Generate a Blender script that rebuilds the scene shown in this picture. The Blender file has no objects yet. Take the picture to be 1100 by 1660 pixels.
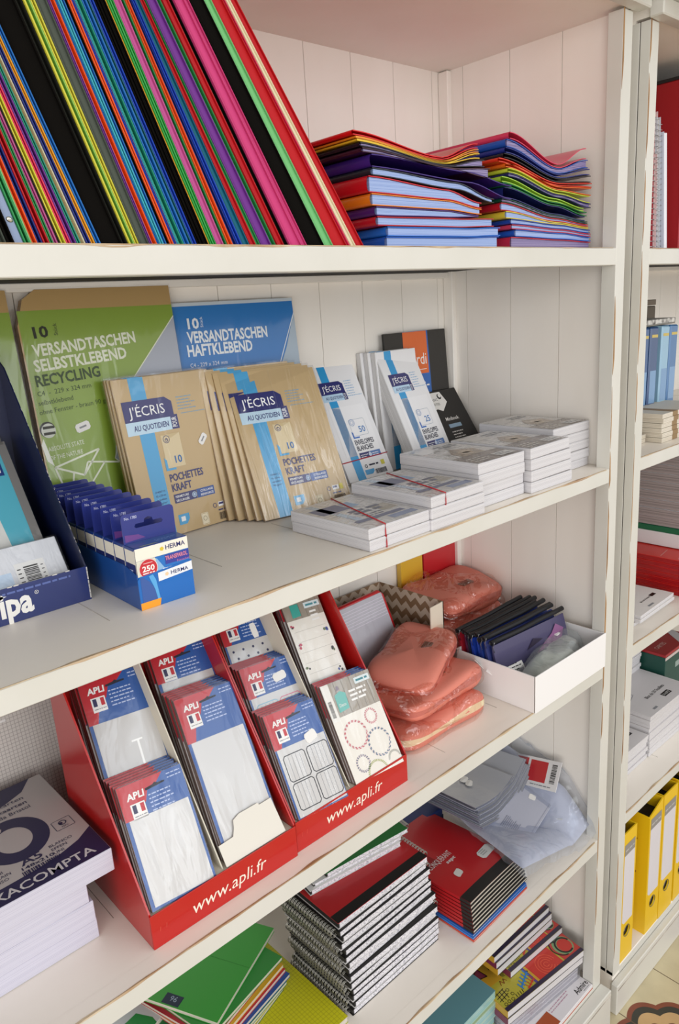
import bpy, math, random
from mathutils import Vector, Matrix, noise as mnoise
from mathutils.geometry import tessellate_polygon
random.seed(7)
S = bpy.context.scene
COL = S.collection
PI = math.pi

# ---------------------------------------------------------------- camera
cam_d = bpy.data.cameras.new('camera'); cam = bpy.data.objects.new('camera', cam_d); COL.objects.link(cam)
cam_d.sensor_fit = 'VERTICAL'; cam_d.sensor_height = 36.0; cam_d.lens = 26.473; cam_d.clip_start = 0.01
_r = Vector((0.73626733, -0.67380491, -0.06242894)); _u = Vector((0.22043418, 0.15159447, 0.96354963)); _w = Vector((0.63978058, 0.72319158, -0.26014369))
cam.matrix_world = Matrix(((_r.x, _u.x, -_w.x, -1.24349), (_r.y, _u.y, -_w.y, -0.65), (_r.z, _u.z, -_w.z, 1.57238), (0, 0, 0, 1)))
S.camera = cam

# ---------------------------------------------------------------- light
W = bpy.data.worlds.new('shop_daylight'); S.world = W; W.use_nodes = True
bg = W.node_tree.nodes['Background']; bg.inputs[0].default_value = (1.0, 0.965, 0.935, 1); bg.inputs[1].default_value = 0.95
def area(name, loc, target, sx, sy, power, col):
    l = bpy.data.lights.new(name, 'AREA'); l.shape = 'RECTANGLE'; l.size = sx; l.size_y = sy; l.energy = power; l.color = col
    o = bpy.data.objects.new(name, l); COL.objects.link(o); o.location = loc
    o.rotation_euler = (Vector(target) - Vector(loc)).to_track_quat('-Z', 'Y').to_euler()
    return o
area('assumed_window_light', (-0.6, -3.4, 2.0), (-0.4, 0.2, 1.1), 2.2, 2.0, 40, (0.95, 0.98, 1.0))  # unseen window behind the camera, assumed from the brightly lit front faces
area('added_reflection_light', (0.85, -2.7, 2.75), (-0.5, 0.2, 1.2), 1.5, 0.8, 9, (0.80, 0.90, 1.0))  # added for highlights on the film; a window up there is only assumed
area('assumed_door_light', (-4.6, -2.9, 1.5), (-0.4, 0.2, 1.1), 3.2, 2.4, 96, (0.98, 0.985, 1.0))  # unseen opening on the left, assumed from the light on the side planks
S.view_settings.view_transform = 'Standard'; S.view_settings.look = 'None'; S.view_settings.gamma = 1.0
S.view_settings.use_curve_mapping = False
S.view_settings.exposure = -0.10
try:
    S.cycles.use_denoising = True
    S.cycles.transparent_max_bounces = 24
    S.cycles.max_bounces = 10
except Exception:
    pass

# ---------------------------------------------------------------- materials
def lin(h):
    h = h.lstrip('#'); c = [int(h[i:i + 2], 16) / 255 for i in (0, 2, 4)]
    return tuple((x / 12.92 if x <= .04045 else ((x + .055) / 1.055) ** 2.4) for x in c) + (1,)
_M = {}
def mat(hexc, rough=.5, coat=0.0, wrinkle=0.0, metal=0.0, bump=0.0, bscale=200, spec=.5, trans=0.0, wscale=26):
    key = (hexc, rough, coat, wrinkle, metal, bump, bscale, spec, trans, wscale)
    if key in _M: return _M[key]
    m = bpy.data.materials.new('surface_' + hexc.strip('#')); m.use_nodes = True
    nt = m.node_tree; b = nt.nodes['Principled BSDF']
    b.inputs['Base Color'].default_value = lin(hexc); b.inputs['Roughness'].default_value = rough
    b.inputs['Metallic'].default_value = metal; b.inputs['Specular IOR Level'].default_value = spec
    if trans: b.inputs['Transmission Weight'].default_value = trans
    if coat:
        b.inputs['Coat Weight'].default_value = coat; b.inputs['Coat Roughness'].default_value = .07; b.inputs['Coat IOR'].default_value = 1.55
    if wrinkle:                                   # crinkled clear film over the print
        tc = nt.nodes.new('ShaderNodeTexCoord'); mp = nt.nodes.new('ShaderNodeMapping'); mp.inputs['Scale'].default_value = (1.0, 1.0, .35)
        n = nt.nodes.new('ShaderNodeTexNoise'); n.inputs['Scale'].default_value = wscale; n.inputs['Detail'].default_value = 3; n.inputs['Distortion'].default_value = 1.6
        bp = nt.nodes.new('ShaderNodeBump'); bp.inputs['Strength'].default_value = wrinkle; bp.inputs['Distance'].default_value = .02
        nt.links.new(tc.outputs['Object'], mp.inputs[0]); nt.links.new(mp.outputs[0], n.inputs['Vector']); nt.links.new(n.outputs[0], bp.inputs['Height']); nt.links.new(bp.outputs[0], b.inputs['Coat Normal'])
    if bump:
        tc = nt.nodes.new('ShaderNodeTexCoord')
        n = nt.nodes.new('ShaderNodeTexNoise'); n.inputs['Scale'].default_value = bscale; n.inputs['Detail'].default_value = 4
        bp = nt.nodes.new('ShaderNodeBump'); bp.inputs['Strength'].default_value = bump; bp.inputs['Distance'].default_value = .002
        nt.links.new(tc.outputs['Object'], n.inputs['Vector']); nt.links.new(n.outputs[0], bp.inputs['Height']); nt.links.new(bp.outputs[0], b.inputs['Normal'])
    _M[key] = m; return m
def film(name='clear_film', tint='#F4F8FF', gloss=.10, haze=0.0, wr=.6, sc=30, stretch=(1, 1, 1)):
    if name in _M: return _M[name]
    m = bpy.data.materials.new(name); m.use_nodes = True; nt = m.node_tree; nt.nodes.clear()
    out = nt.nodes.new('ShaderNodeOutputMaterial'); tr = nt.nodes.new('ShaderNodeBsdfTransparent'); tr.inputs[0].default_value = lin(tint)
    gl = nt.nodes.new('ShaderNodeBsdfGlossy'); gl.inputs['Roughness'].default_value = .09
    lw = nt.nodes.new('ShaderNodeLayerWeight'); lw.inputs[0].default_value = .25
    ma = nt.nodes.new('ShaderNodeMath'); ma.operation = 'MULTIPLY_ADD'; ma.inputs[1].default_value = .20; ma.inputs[2].default_value = gloss
    tc = nt.nodes.new('ShaderNodeTexCoord'); n = nt.nodes.new('ShaderNodeTexNoise'); n.inputs['Scale'].default_value = sc; n.inputs['Detail'].default_value = 2; n.inputs['Distortion'].default_value = .8
    mp = nt.nodes.new('ShaderNodeMapping'); mp.inputs['Scale'].default_value = stretch
    bp = nt.nodes.new('ShaderNodeBump'); bp.inputs['Strength'].default_value = wr; bp.inputs['Distance'].default_value = .02
    mx = nt.nodes.new('ShaderNodeMixShader')
    L = nt.links.new
    L(tc.outputs['Object'], mp.inputs[0]); L(mp.outputs[0], n.inputs['Vector']); L(n.outputs[0], bp.inputs['Height']); L(bp.outputs[0], gl.inputs['Normal']); L(bp.outputs[0], lw.inputs['Normal'])
    L(lw.outputs['Facing'], ma.inputs[0]); L(ma.outputs[0], mx.inputs[0]); L(tr.outputs[0], mx.inputs[1]); L(gl.outputs[0], mx.inputs[2])
    if haze:
        df = nt.nodes.new('ShaderNodeBsdfDiffuse'); df.inputs[0].default_value = lin('#E8ECF4'); m2 = nt.nodes.new('ShaderNodeMixShader'); m2.inputs[0].default_value = haze
        L(mx.outputs[0], m2.inputs[1]); L(df.outputs[0], m2.inputs[2]); L(m2.outputs[0], out.inputs[0])
    else: L(mx.outputs[0], out.inputs[0])
    _M[name] = m; return m
def striped(name, c1, c2, axis, freq, width=.3, rough=.6, jitter=.25):
    """fine layered edges: thin lines of c2 across c1 along one local axis"""
    if name in _M: return _M[name]
    m = bpy.data.materials.new(name); m.use_nodes = True; nt = m.node_tree; b = nt.nodes['Principled BSDF']; b.inputs['Roughness'].default_value = rough
    tc = nt.nodes.new('ShaderNodeTexCoord'); sp = nt.nodes.new('ShaderNodeSeparateXYZ'); n = nt.nodes.new('ShaderNodeTexNoise'); n.noise_dimensions = '1D'
    n.inputs['Scale'].default_value = freq; n.inputs['Detail'].default_value = 2
    cr = nt.nodes.new('ShaderNodeValToRGB'); cr.color_ramp.elements[0].position = width; cr.color_ramp.elements[0].color = lin(c2); cr.color_ramp.elements[1].position = width + jitter; cr.color_ramp.elements[1].color = lin(c1)
    L = nt.links.new
    L(tc.outputs['Object'], sp.inputs[0]); L(sp.outputs['XYZ'.index(axis)], n.inputs['W']); L(n.outputs[0], cr.inputs[0]); L(cr.outputs[0], b.inputs['Base Color'])
    _M[name] = m; return m
def painted(name, c, c2, scale=6, rough=.42, bump=.15, stretch=(1, 1, 1), specks=None):
    if name in _M: return _M[name]
    m = bpy.data.materials.new(name); m.use_nodes = True; nt = m.node_tree; b = nt.nodes['Principled BSDF']; b.inputs['Roughness'].default_value = rough
    tc = nt.nodes.new('ShaderNodeTexCoord'); mp = nt.nodes.new('ShaderNodeMapping'); mp.inputs['Scale'].default_value = stretch
    n = nt.nodes.new('ShaderNodeTexNoise'); n.inputs['Scale'].default_value = scale; n.inputs['Detail'].default_value = 6
    cr = nt.nodes.new('ShaderNodeValToRGB'); cr.color_ramp.elements[0].position = .3; cr.color_ramp.elements[0].color = lin(c2); cr.color_ramp.elements[1].position = .6; cr.color_ramp.elements[1].color = lin(c)
    n2 = nt.nodes.new('ShaderNodeTexNoise'); n2.inputs['Scale'].default_value = scale * 9; n2.inputs['Detail'].default_value = 4
    bp = nt.nodes.new('ShaderNodeBump'); bp.inputs['Strength'].default_value = bump; bp.inputs['Distance'].default_value = .003
    L = nt.links.new
    L(tc.outputs['Object'], mp.inputs[0]); L(mp.outputs[0], n.inputs['Vector']); L(mp.outputs[0], n2.inputs['Vector']); L(n.outputs[0], cr.inputs[0]); L(n2.outputs[0], bp.inputs['Height']); L(bp.outputs[0], b.inputs['Normal'])
    src = cr.outputs[0]
    if specks:
        n3 = nt.nodes.new('ShaderNodeTexNoise'); n3.inputs['Scale'].default_value = specks[1]; n3.inputs['Detail'].default_value = 5
        c3 = nt.nodes.new('ShaderNodeValToRGB'); c3.color_ramp.elements[0].position = specks[2]; c3.color_ramp.elements[0].color = (0, 0, 0, 1); c3.color_ramp.elements[1].position = specks[2] + .03; c3.color_ramp.elements[1].color = (1, 1, 1, 1)
        mx = nt.nodes.new('ShaderNodeMixRGB'); mx.inputs[2].default_value = lin(specks[0])
        L(mp.outputs[0], n3.inputs['Vector']); L(n3.outputs[0], c3.inputs[0]); L(c3.outputs[0], mx.inputs[0]); L(src, mx.inputs[1]); src = mx.outputs[0]
    L(src, b.inputs['Base Color'])
    _M[name] = m; return m

# ---------------------------------------------------------------- mesh helpers
_T = {}
def text2d(s, bold=0.0, shear=0.0):
    k = (s, bold, shear)
    if k not in _T:
        c = bpy.data.curves.new('lettering', 'FONT'); c.body = s; c.size = 1.0; c.offset = bold; c.shear = shear; c.resolution_u = 2
        o = bpy.data.objects.new('lettering', c); COL.objects.link(o)
        dg = bpy.context.evaluated_depsgraph_get(); dg.update()
        me = bpy.data.meshes.new_from_object(o.evaluated_get(dg))
        _T[k] = ([(v.co.x, v.co.y) for v in me.vertices], [tuple(p.vertices) for p in me.polygons])
        bpy.data.objects.remove(o); bpy.data.curves.remove(c); bpy.data.meshes.remove(me)
    return _T[k]
class G:
    def __init__(s): s.v = []; s.f = []; s.mi = []; s.ms = []; s.sm = []
    def idx(s, m):
        if m not in s.ms: s.ms.append(m)
        return s.ms.index(m)
    def add(s, vs, fs, m, smooth=False):
        b = len(s.v); s.v += [tuple(x) for x in vs]; i = s.idx(m)
        for f in fs: s.f.append(tuple(b + k for k in f)); s.mi.append(i); s.sm.append(smooth)
        return s
    def poly(s, pts, m): return s.add(pts, [tuple(range(len(pts)))], m)
    def box(s, x0, x1, y0, y1, z0, z1, m, top=None, M=None):
        vs = [(x, y, z) for z in (z0, z1) for y in (y0, y1) for x in (x0, x1)]
        if M is not None: vs = [M @ Vector(v) for v in vs]
        fs = [(0, 2, 3, 1), (0, 1, 5, 4), (2, 6, 7, 3), (0, 4, 6, 2), (1, 3, 7, 5)]
        s.add(vs, fs, m); b = len(s.v) - 8
        s.f.append((b + 4, b + 5, b + 7, b + 6)); s.mi.append(s.idx(top or m)); s.sm.append(False)
        return s
    def cbox(s, x0, x1, y0, y1, z0, z1, m, c=.001, M=None):
        """box with chamfered edges"""
        vs = []; X = (x0, x1); Y = (y0, y1); Z = (z0, z1); sg = (1, -1)
        for k in (0, 1):
            for j in (0, 1):
                for i in (0, 1):
                    vs += [(X[i] + sg[i] * c, Y[j] + sg[j] * c, Z[k]), (X[i] + sg[i] * c, Y[j], Z[k] + sg[k] * c), (X[i], Y[j] + sg[j] * c, Z[k] + sg[k] * c)]
        I = lambda i, j, k, a: ((k * 2 + j) * 2 + i) * 3 + a
        fs = []
        for k in (0, 1): fs.append(tuple(I(i, j, k, 0) for i, j in ((0, 0), (1, 0), (1, 1), (0, 1))))
        for j in (0, 1): fs.append(tuple(I(i, j, k, 1) for i, k in ((0, 0), (1, 0), (1, 1), (0, 1))))
        for i in (0, 1): fs.append(tuple(I(i, j, k, 2) for j, k in ((0, 0), (1, 0), (1, 1), (0, 1))))
        for a in (0, 1):
            for b in (0, 1):
                fs.append((I(0, a, b, 0), I(1, a, b, 0), I(1, a, b, 1), I(0, a, b, 1)))
                fs.append((I(a, 0, b, 0), I(a, 1, b, 0), I(a, 1, b, 2), I(a, 0, b, 2)))
                fs.append((I(a, b, 0, 1), I(a, b, 1, 1), I(a, b, 1, 2), I(a, b, 0, 2)))
                for k in (0, 1): pass
        for k in (0, 1):
            for j in (0, 1):
                for i in (0, 1): fs.append((I(i, j, k, 0), I(i, j, k, 1), I(i, j, k, 2)))
        if M is not None: vs = [M @ Vector(v) for v in vs]
        return s.add(vs, fs, m)
    def ext(s, pts, d, m, m2=None, holes=()):
        """prism: polygon (3D points, with holes) pushed along vector d"""
        d = Vector(d); rings = [[Vector(p) for p in pts]] + [[Vector(p) for p in h] for h in holes]
        flat = [p for r in rings for p in r]; n = len(flat)
        tris = tessellate_polygon(rings) if (holes or len(pts) > 4) else [tuple(range(len(pts)))]
        s.add(flat, tris, m); s.add([p + d for p in flat], [tuple(reversed(t)) for t in tris], m)
        for r in rings:
            k = len(r); s.add(r + [p + d for p in r], [(i, (i + 1) % k, k + (i + 1) % k, k + i) for i in range(k)], m2 or m)
        return s
    def grid(s, fn, nu, nv, m, smooth=True):
        vs = [fn(i / nu, j / nv) for j in range(nv + 1) for i in range(nu + 1)]
        fs = [(j * (nu + 1) + i, j * (nu + 1) + i + 1, (j + 1) * (nu + 1) + i + 1, (j + 1) * (nu + 1) + i) for j in range(nv) for i in range(nu)]
        return s.add(vs, fs, m, smooth)
    def slab(s, lo, hi, nu, nv, m, edge=None):
        """closed sheet between two height functions"""
        s.grid(lo, nu, nv, m); s.grid(hi, nu, nv, m); e = edge or m
        s.grid(lambda u, v: (lo if v < .5 else hi)(u, 0), nu, 1, e, False); s.grid(lambda u, v: (lo if v < .5 else hi)(u, 1), nu, 1, e, False)
        s.grid(lambda u, v: (lo if v < .5 else hi)(0, u), nv, 1, e, False); s.grid(lambda u, v: (lo if v < .5 else hi)(1, u), nv, 1, e, False)
        return s
    def tube(s, pts, r, m, n=6, closed=False):
        pts = [Vector(p) for p in pts]; k = len(pts); vs = []; up = Vector((0.31, 0.17, 0.93)).normalized()
        for i, p in enumerate(pts):
            t = (pts[(i + 1) % k] - pts[i - 1]) if closed else (pts[min(i + 1, k - 1)] - pts[max(i - 1, 0)])
            t = t.normalized() if t.length > 1e-9 else Vector((0, 0, 1)); a = t.cross(up)
            if a.length < .05: a = t.cross(Vector((1, 0, 0)))
            a.normalize(); b = t.cross(a); rr = r(i / max(k - 1, 1)) if callable(r) else r
            vs += [p + (a * math.cos(2 * PI * q / n) + b * math.sin(2 * PI * q / n)) * rr for q in range(n)]
        e = k if closed else k - 1
        fs = [(i * n + q, i * n + (q + 1) % n, ((i + 1) % k) * n + (q + 1) % n, ((i + 1) % k) * n + q) for i in range(e) for q in range(n)]
        if not closed: fs += [tuple(range(n)), tuple((k - 1) * n + q for q in range(n))]
        return s.add(vs, fs, m, True)
    def build(s, name, parent=None, M=None, smooth_all=False):
        me = bpy.data.meshes.new(name); me.from_pydata(s.v, [], s.f)
        for m in s.ms: me.materials.append(m)
        me.polygons.foreach_set('material_index', s.mi); me.polygons.foreach_set('use_smooth', [True] * len(s.f) if smooth_all else s.sm)
        me.update()
        o = bpy.data.objects.new(name, me); COL.objects.link(o)
        if parent is not None: o.parent = parent
        if M is not None: o.matrix_local = M
        return o
class Pr(G):
    """flat print on a face: origin O, axes U (along), V (up), N (out)"""
    def __init__(s, O=(0, 0, 0), U=(1, 0, 0), V=(0, 0, 1), N=(0, -1, 0), e=.00016):
        super().__init__(); s.O = Vector(O); s.U = Vector(U); s.V = Vector(V); s.N = Vector(N); s.e = e
    def P(s, u, v, l): return s.O + s.U * u + s.V * v + s.N * (s.e * (l + 1))
    def shape(s, uv, m, l=0):
        if len(uv) > 4:
            pts = [s.P(u, v, l) for u, v in uv]; t = tessellate_polygon([pts]); return s.add(pts, t, m)
        return s.poly([s.P(u, v, l) for u, v in uv], m)
    def rect(s, u0, v0, u1, v1, m, l=0): return s.shape([(u0, v0), (u1, v0), (u1, v1), (u0, v1)], m, l)
    def disc(s, u, v, r, m, l=0, n=18, ry=None): return s.shape([(u + r * math.cos(2 * PI * i / n), v + (ry or r) * math.sin(2 * PI * i / n)) for i in range(n)], m, l)
    def ring(s, u, v, r, w, m, l=0, n=28, ry=None, a0=0, a1=2 * PI, dash=None):
        ry = ry or r
        for i in range(n):
            if dash and i % dash == 0: continue
            a, b = a0 + (a1 - a0) * i / n, a0 + (a1 - a0) * (i + 1) / n
            s.shape([(u + (r - w) * math.cos(a), v + (ry - w) * math.sin(a)), (u + r * math.cos(a), v + ry * math.sin(a)), (u + r * math.cos(b), v + ry * math.sin(b)), (u + (r - w) * math.cos(b), v + (ry - w) * math.sin(b))], m, l)
        return s
    def line(s, pts, w, m, l=0):
        for (a, b), (c, d) in zip(pts, pts[1:]):
            t = Vector((c - a, d - b)); 
            if t.length < 1e-9: continue
            n = Vector((-t.y, t.x)).normalized() * w / 2
            s.shape([(a + n.x, b + n.y), (c + n.x, d + n.y), (c - n.x, d - n.y), (a - n.x, b - n.y)], m, l)
        return s
    def frame(s, u0, v0, u1, v1, w, m, l=0, r=.002):
        return s.line([(u0 + r, v0), (u1 - r, v0), (u1, v0 + r), (u1, v1 - r), (u1 - r, v1), (u0 + r, v1), (u0, v1 - r), (u0, v0 + r), (u0 + r, v0)], w, m, l)
    def txt(s, t, u, v, h, m, l=1, bold=0.0, w=None, rot=0.0, shear=0.0, al='l', sx=None):
        """text with capital height h; w squeezes to a given width"""
        vs, fs = text2d(t, bold, shear)
        if not vs: return s
        xs = [p[0] for p in vs]; x0, x1 = min(xs), max(xs); k = h / .70; kx = (w / (x1 - x0)) if w else k * (sx or 1)
        dx = {'l': 0, 'c': (x1 - x0) / 2, 'r': x1 - x0}[al]; c, q = math.cos(rot), math.sin(rot)
        pts = []
        for a, b in vs:
            X, Y = (a - x0 - dx) * kx, b * k
            pts.append(s.P(u + X * c - Y * q, v + X * q + Y * c, l))
        return s.add(pts, fs, m)
    def lines(s, u0, v0, u1, n, pitch, h, m, l=1, seed=0, rag=.3):
        """small print: rows of word-like dashes"""
        R = random.Random(seed)
        for i in range(n):
            x = u0; end = u1 - (u1 - u0) * rag * R.random(); y = v0 - i * pitch
            while x < end:
                w = min(h * R.uniform(1.5, 5), end - x)
                s.rect(x, y, x + w, y + h, m, l); x += w + h * .8
        return s
    def bars(s, u0, v0, u1, v1, m, bgm=None, l=1, seed=3, vert=False):
        R = random.Random(seed)
        if bgm: s.rect(u0 - .002, v0 - .002, u1 + .002, v1 + .002, bgm, l)
        x, e = (v0, v1) if vert else (u0, u1)
        k = (e - x) / 46
        while x < e - k:
            w = k * R.choice((1, 1, 1.6, 2.2))
            if vert: s.rect(u0, x, u1, min(x + w, e), m, l + 1)
            else: s.rect(x, v0, min(x + w, e), v1, m, l + 1)
            x += w + k * R.choice((.8, 1, 1.6))
        return s
    def sticker(s, u, v, m, l=3, w=.017, h=.010, rot=.0, grey=None):
        c, q = math.cos(rot), math.sin(rot)
        pts = [(-w / 2, -h * .28), (-w * .38, -h / 2), (w * .38, -h / 2), (w / 2, -h * .28), (w / 2, h * .28), (w * .38, h / 2), (-w * .38, h / 2), (-w / 2, h * .28)]
        s.shape([(u + a * c - b * q, v + a * q + b * c) for a, b in pts], m, l)
        if grey: s.line([(u - w * .25 * c, v - w * .25 * q), (u + w * .25 * c, v + w * .25 * q)], h * .2, grey, l + 1)
        return s
def tag(o, label, cat, group=None):
    o['label'] = label; o['category'] = cat
    if group: o['group'] = group
    return o
def thing(name, label, cat, loc=(0, 0, 0), rz=0.0, lean=0.0, roll=0.0, group=None):
    o = bpy.data.objects.new(name, None); COL.objects.link(o); o.empty_display_size = .02
    o.matrix_world = Matrix.Translation(loc) @ Matrix.Rotation(rz, 4, 'Z') @ Matrix.Rotation(-lean, 4, 'X') @ Matrix.Rotation(-roll, 4, 'Y')
    return tag(o, label, cat, group)
def struct(g, name):
    o = g.build(name); o['kind'] = 'structure'; return o
def R_(d): return math.radians(d)
ORD = ['first', 'second', 'third', 'fourth', 'fifth', 'sixth', 'seventh', 'eighth', 'ninth', 'tenth', 'eleventh', 'twelfth', 'thirteenth', 'fourteenth', 'fifteenth', 'sixteenth', 'seventeenth', 'eighteenth', 'nineteenth', 'twentieth']
Z1, Z2, Z3, Z4, Z5 = 1.640, 1.271, .891, .502, .125
WHITE = mat('#F2F1EE', .55); BLACK = mat('#16130F', .5); NAVY = mat('#2A2C6B', .4); GREY = mat('#8A8C90', .6)
# ---------------------------------------------------------------- room and the two bookcases
paint = painted('white_paint_front_dimmed', '#D4D2CA', '#CCCAC0', 5, .38, .10)  # same white paint all over; front tone lowered to offset the front light
paint_in = painted('white_paint_planks_lit', '#F6F1E9', '#EFE8DE', 4, .5, .16, (1, 1, .25))  # inner planks: tone raised to stand in for light reaching inside
paint_shelf = painted('white_paint_shelf_lit', '#F4EDE2', '#ECE4D8', 5, .42, .10, (.4, 1, 1))  # shelf tops: tone raised too, in place of light falling on them
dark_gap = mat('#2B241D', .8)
bare = painted('bare_shaded_underside', '#221C17', '#17120E', 10, .8, .3)  # bare dark wood, blackened further to paint in the shade below boards
worn = painted('worn_edge', '#C9B596', '#94693E', 22, .5, .5, (.5, 1, 1))
worn_v = painted('worn_post_edge', '#AE8554', '#7E5730', 22, .5, .5, (1, 1, .5))
groove = painted('shelf_joint', '#8F8477', '#D9D0C4', 14, .6, .1)

# floor of patterned cement tiles
m = bpy.data.materials.new('cement_tile_floor'); m.use_nodes = True; nt = m.node_tree; b = nt.nodes['Principled BSDF']; b.inputs['Roughness'].default_value = .42
def nd(t, **k):
    n = nt.nodes.new(t)
    for a, v in k.items(): setattr(n, a, v)
    return n
def mth(op, a, b_=None, c=None):
    n = nd('ShaderNodeMath', operation=op)
    for i, x in enumerate((a, b_, c)):
        if x is None: continue
        if isinstance(x, (int, float)): n.inputs[i].default_value = x
        else: nt.links.new(x, n.inputs[i])
    return n.outputs[0]
tc = nd('ShaderNodeTexCoord'); sp = nd('ShaderNodeSeparateXYZ'); nt.links.new(tc.outputs['Object'], sp.inputs[0])
TX, TY, TS = .060, -.140, .165
def cell(o, off): return mth('SUBTRACT', mth('PINGPONG', mth('ADD', o, 10 * TS - off), TS), 0)   # distance folded to the rosette centres
fx, fy = cell(sp.outputs[0], TX), cell(sp.outputs[1], TY)
rad = mth('SQRT', mth('ADD', mth('MULTIPLY', fx, fx), mth('MULTIPLY', fy, fy)))
ang = mth('ARCTAN2', fy, fx)
lob = mth('MULTIPLY', mth('ABSOLUTE', mth('SINE', mth('MULTIPLY', ang, 4.0))), .014)
rr = mth('SUBTRACT', rad, lob)
cr = nd('ShaderNodeValToRGB'); e = cr.color_ramp; e.interpolation = 'CONSTANT'
cols = [(0, '#7E4534'), (.020, '#C99A66'), (.040, '#6B3A2C'), (.048, '#D2AE7C'), (.078, '#3A3A34'), (.092, '#8A4A36'), (.104, '#D8CBA6'), (.196, '#8A4B38'), (.212, '#D8CBA6')]
e.elements[0].position = 0; e.elements[0].color = lin(cols[0][1]); e.elements[1].position = cols[1][0]; e.elements[1].color = lin(cols[1][1])
for p_, c_ in cols[2:]:
    k_ = e.elements.new(p_); k_.color = lin(c_)
nt.links.new(rr, cr.inputs[0])
gx = mth('LESS_THAN', mth('PINGPONG', mth('ADD', sp.outputs[0], 10 * TS - TX), TS / 2), .0011); gy = mth('LESS_THAN', mth('PINGPONG', mth('ADD', sp.outputs[1], 10 * TS - TY), TS / 2), .0011)
mx = nd('ShaderNodeMixRGB'); nt.links.new(mth('MAXIMUM', gx, gy), mx.inputs[0]); nt.links.new(cr.outputs[0], mx.inputs[1]); mx.inputs[2].default_value = lin('#6E5A44')
n5 = nd('ShaderNodeTexNoise'); n5.inputs['Scale'].default_value = 14; n5.inputs['Detail'].default_value = 6
mx2 = nd('ShaderNodeMixRGB', blend_type='MULTIPLY'); mx2.inputs[0].default_value = .35; nt.links.new(mx.outputs[0], mx2.inputs[1]); nt.links.new(n5.outputs[0], mx2.inputs[2]); nt.links.new(tc.outputs['Object'], n5.inputs['Vector'])
nt.links.new(mx2.outputs[0], b.inputs['Base Color'])
g = G(); g.box(-4, 4, -5, .62, -.05, 0, m); struct(g, 'floor')
g = G(); g.box(-4, 4, .55, .6, 0, 2.7, mat('#D9CFC2', .7)); struct(g, 'wall_back')

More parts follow.
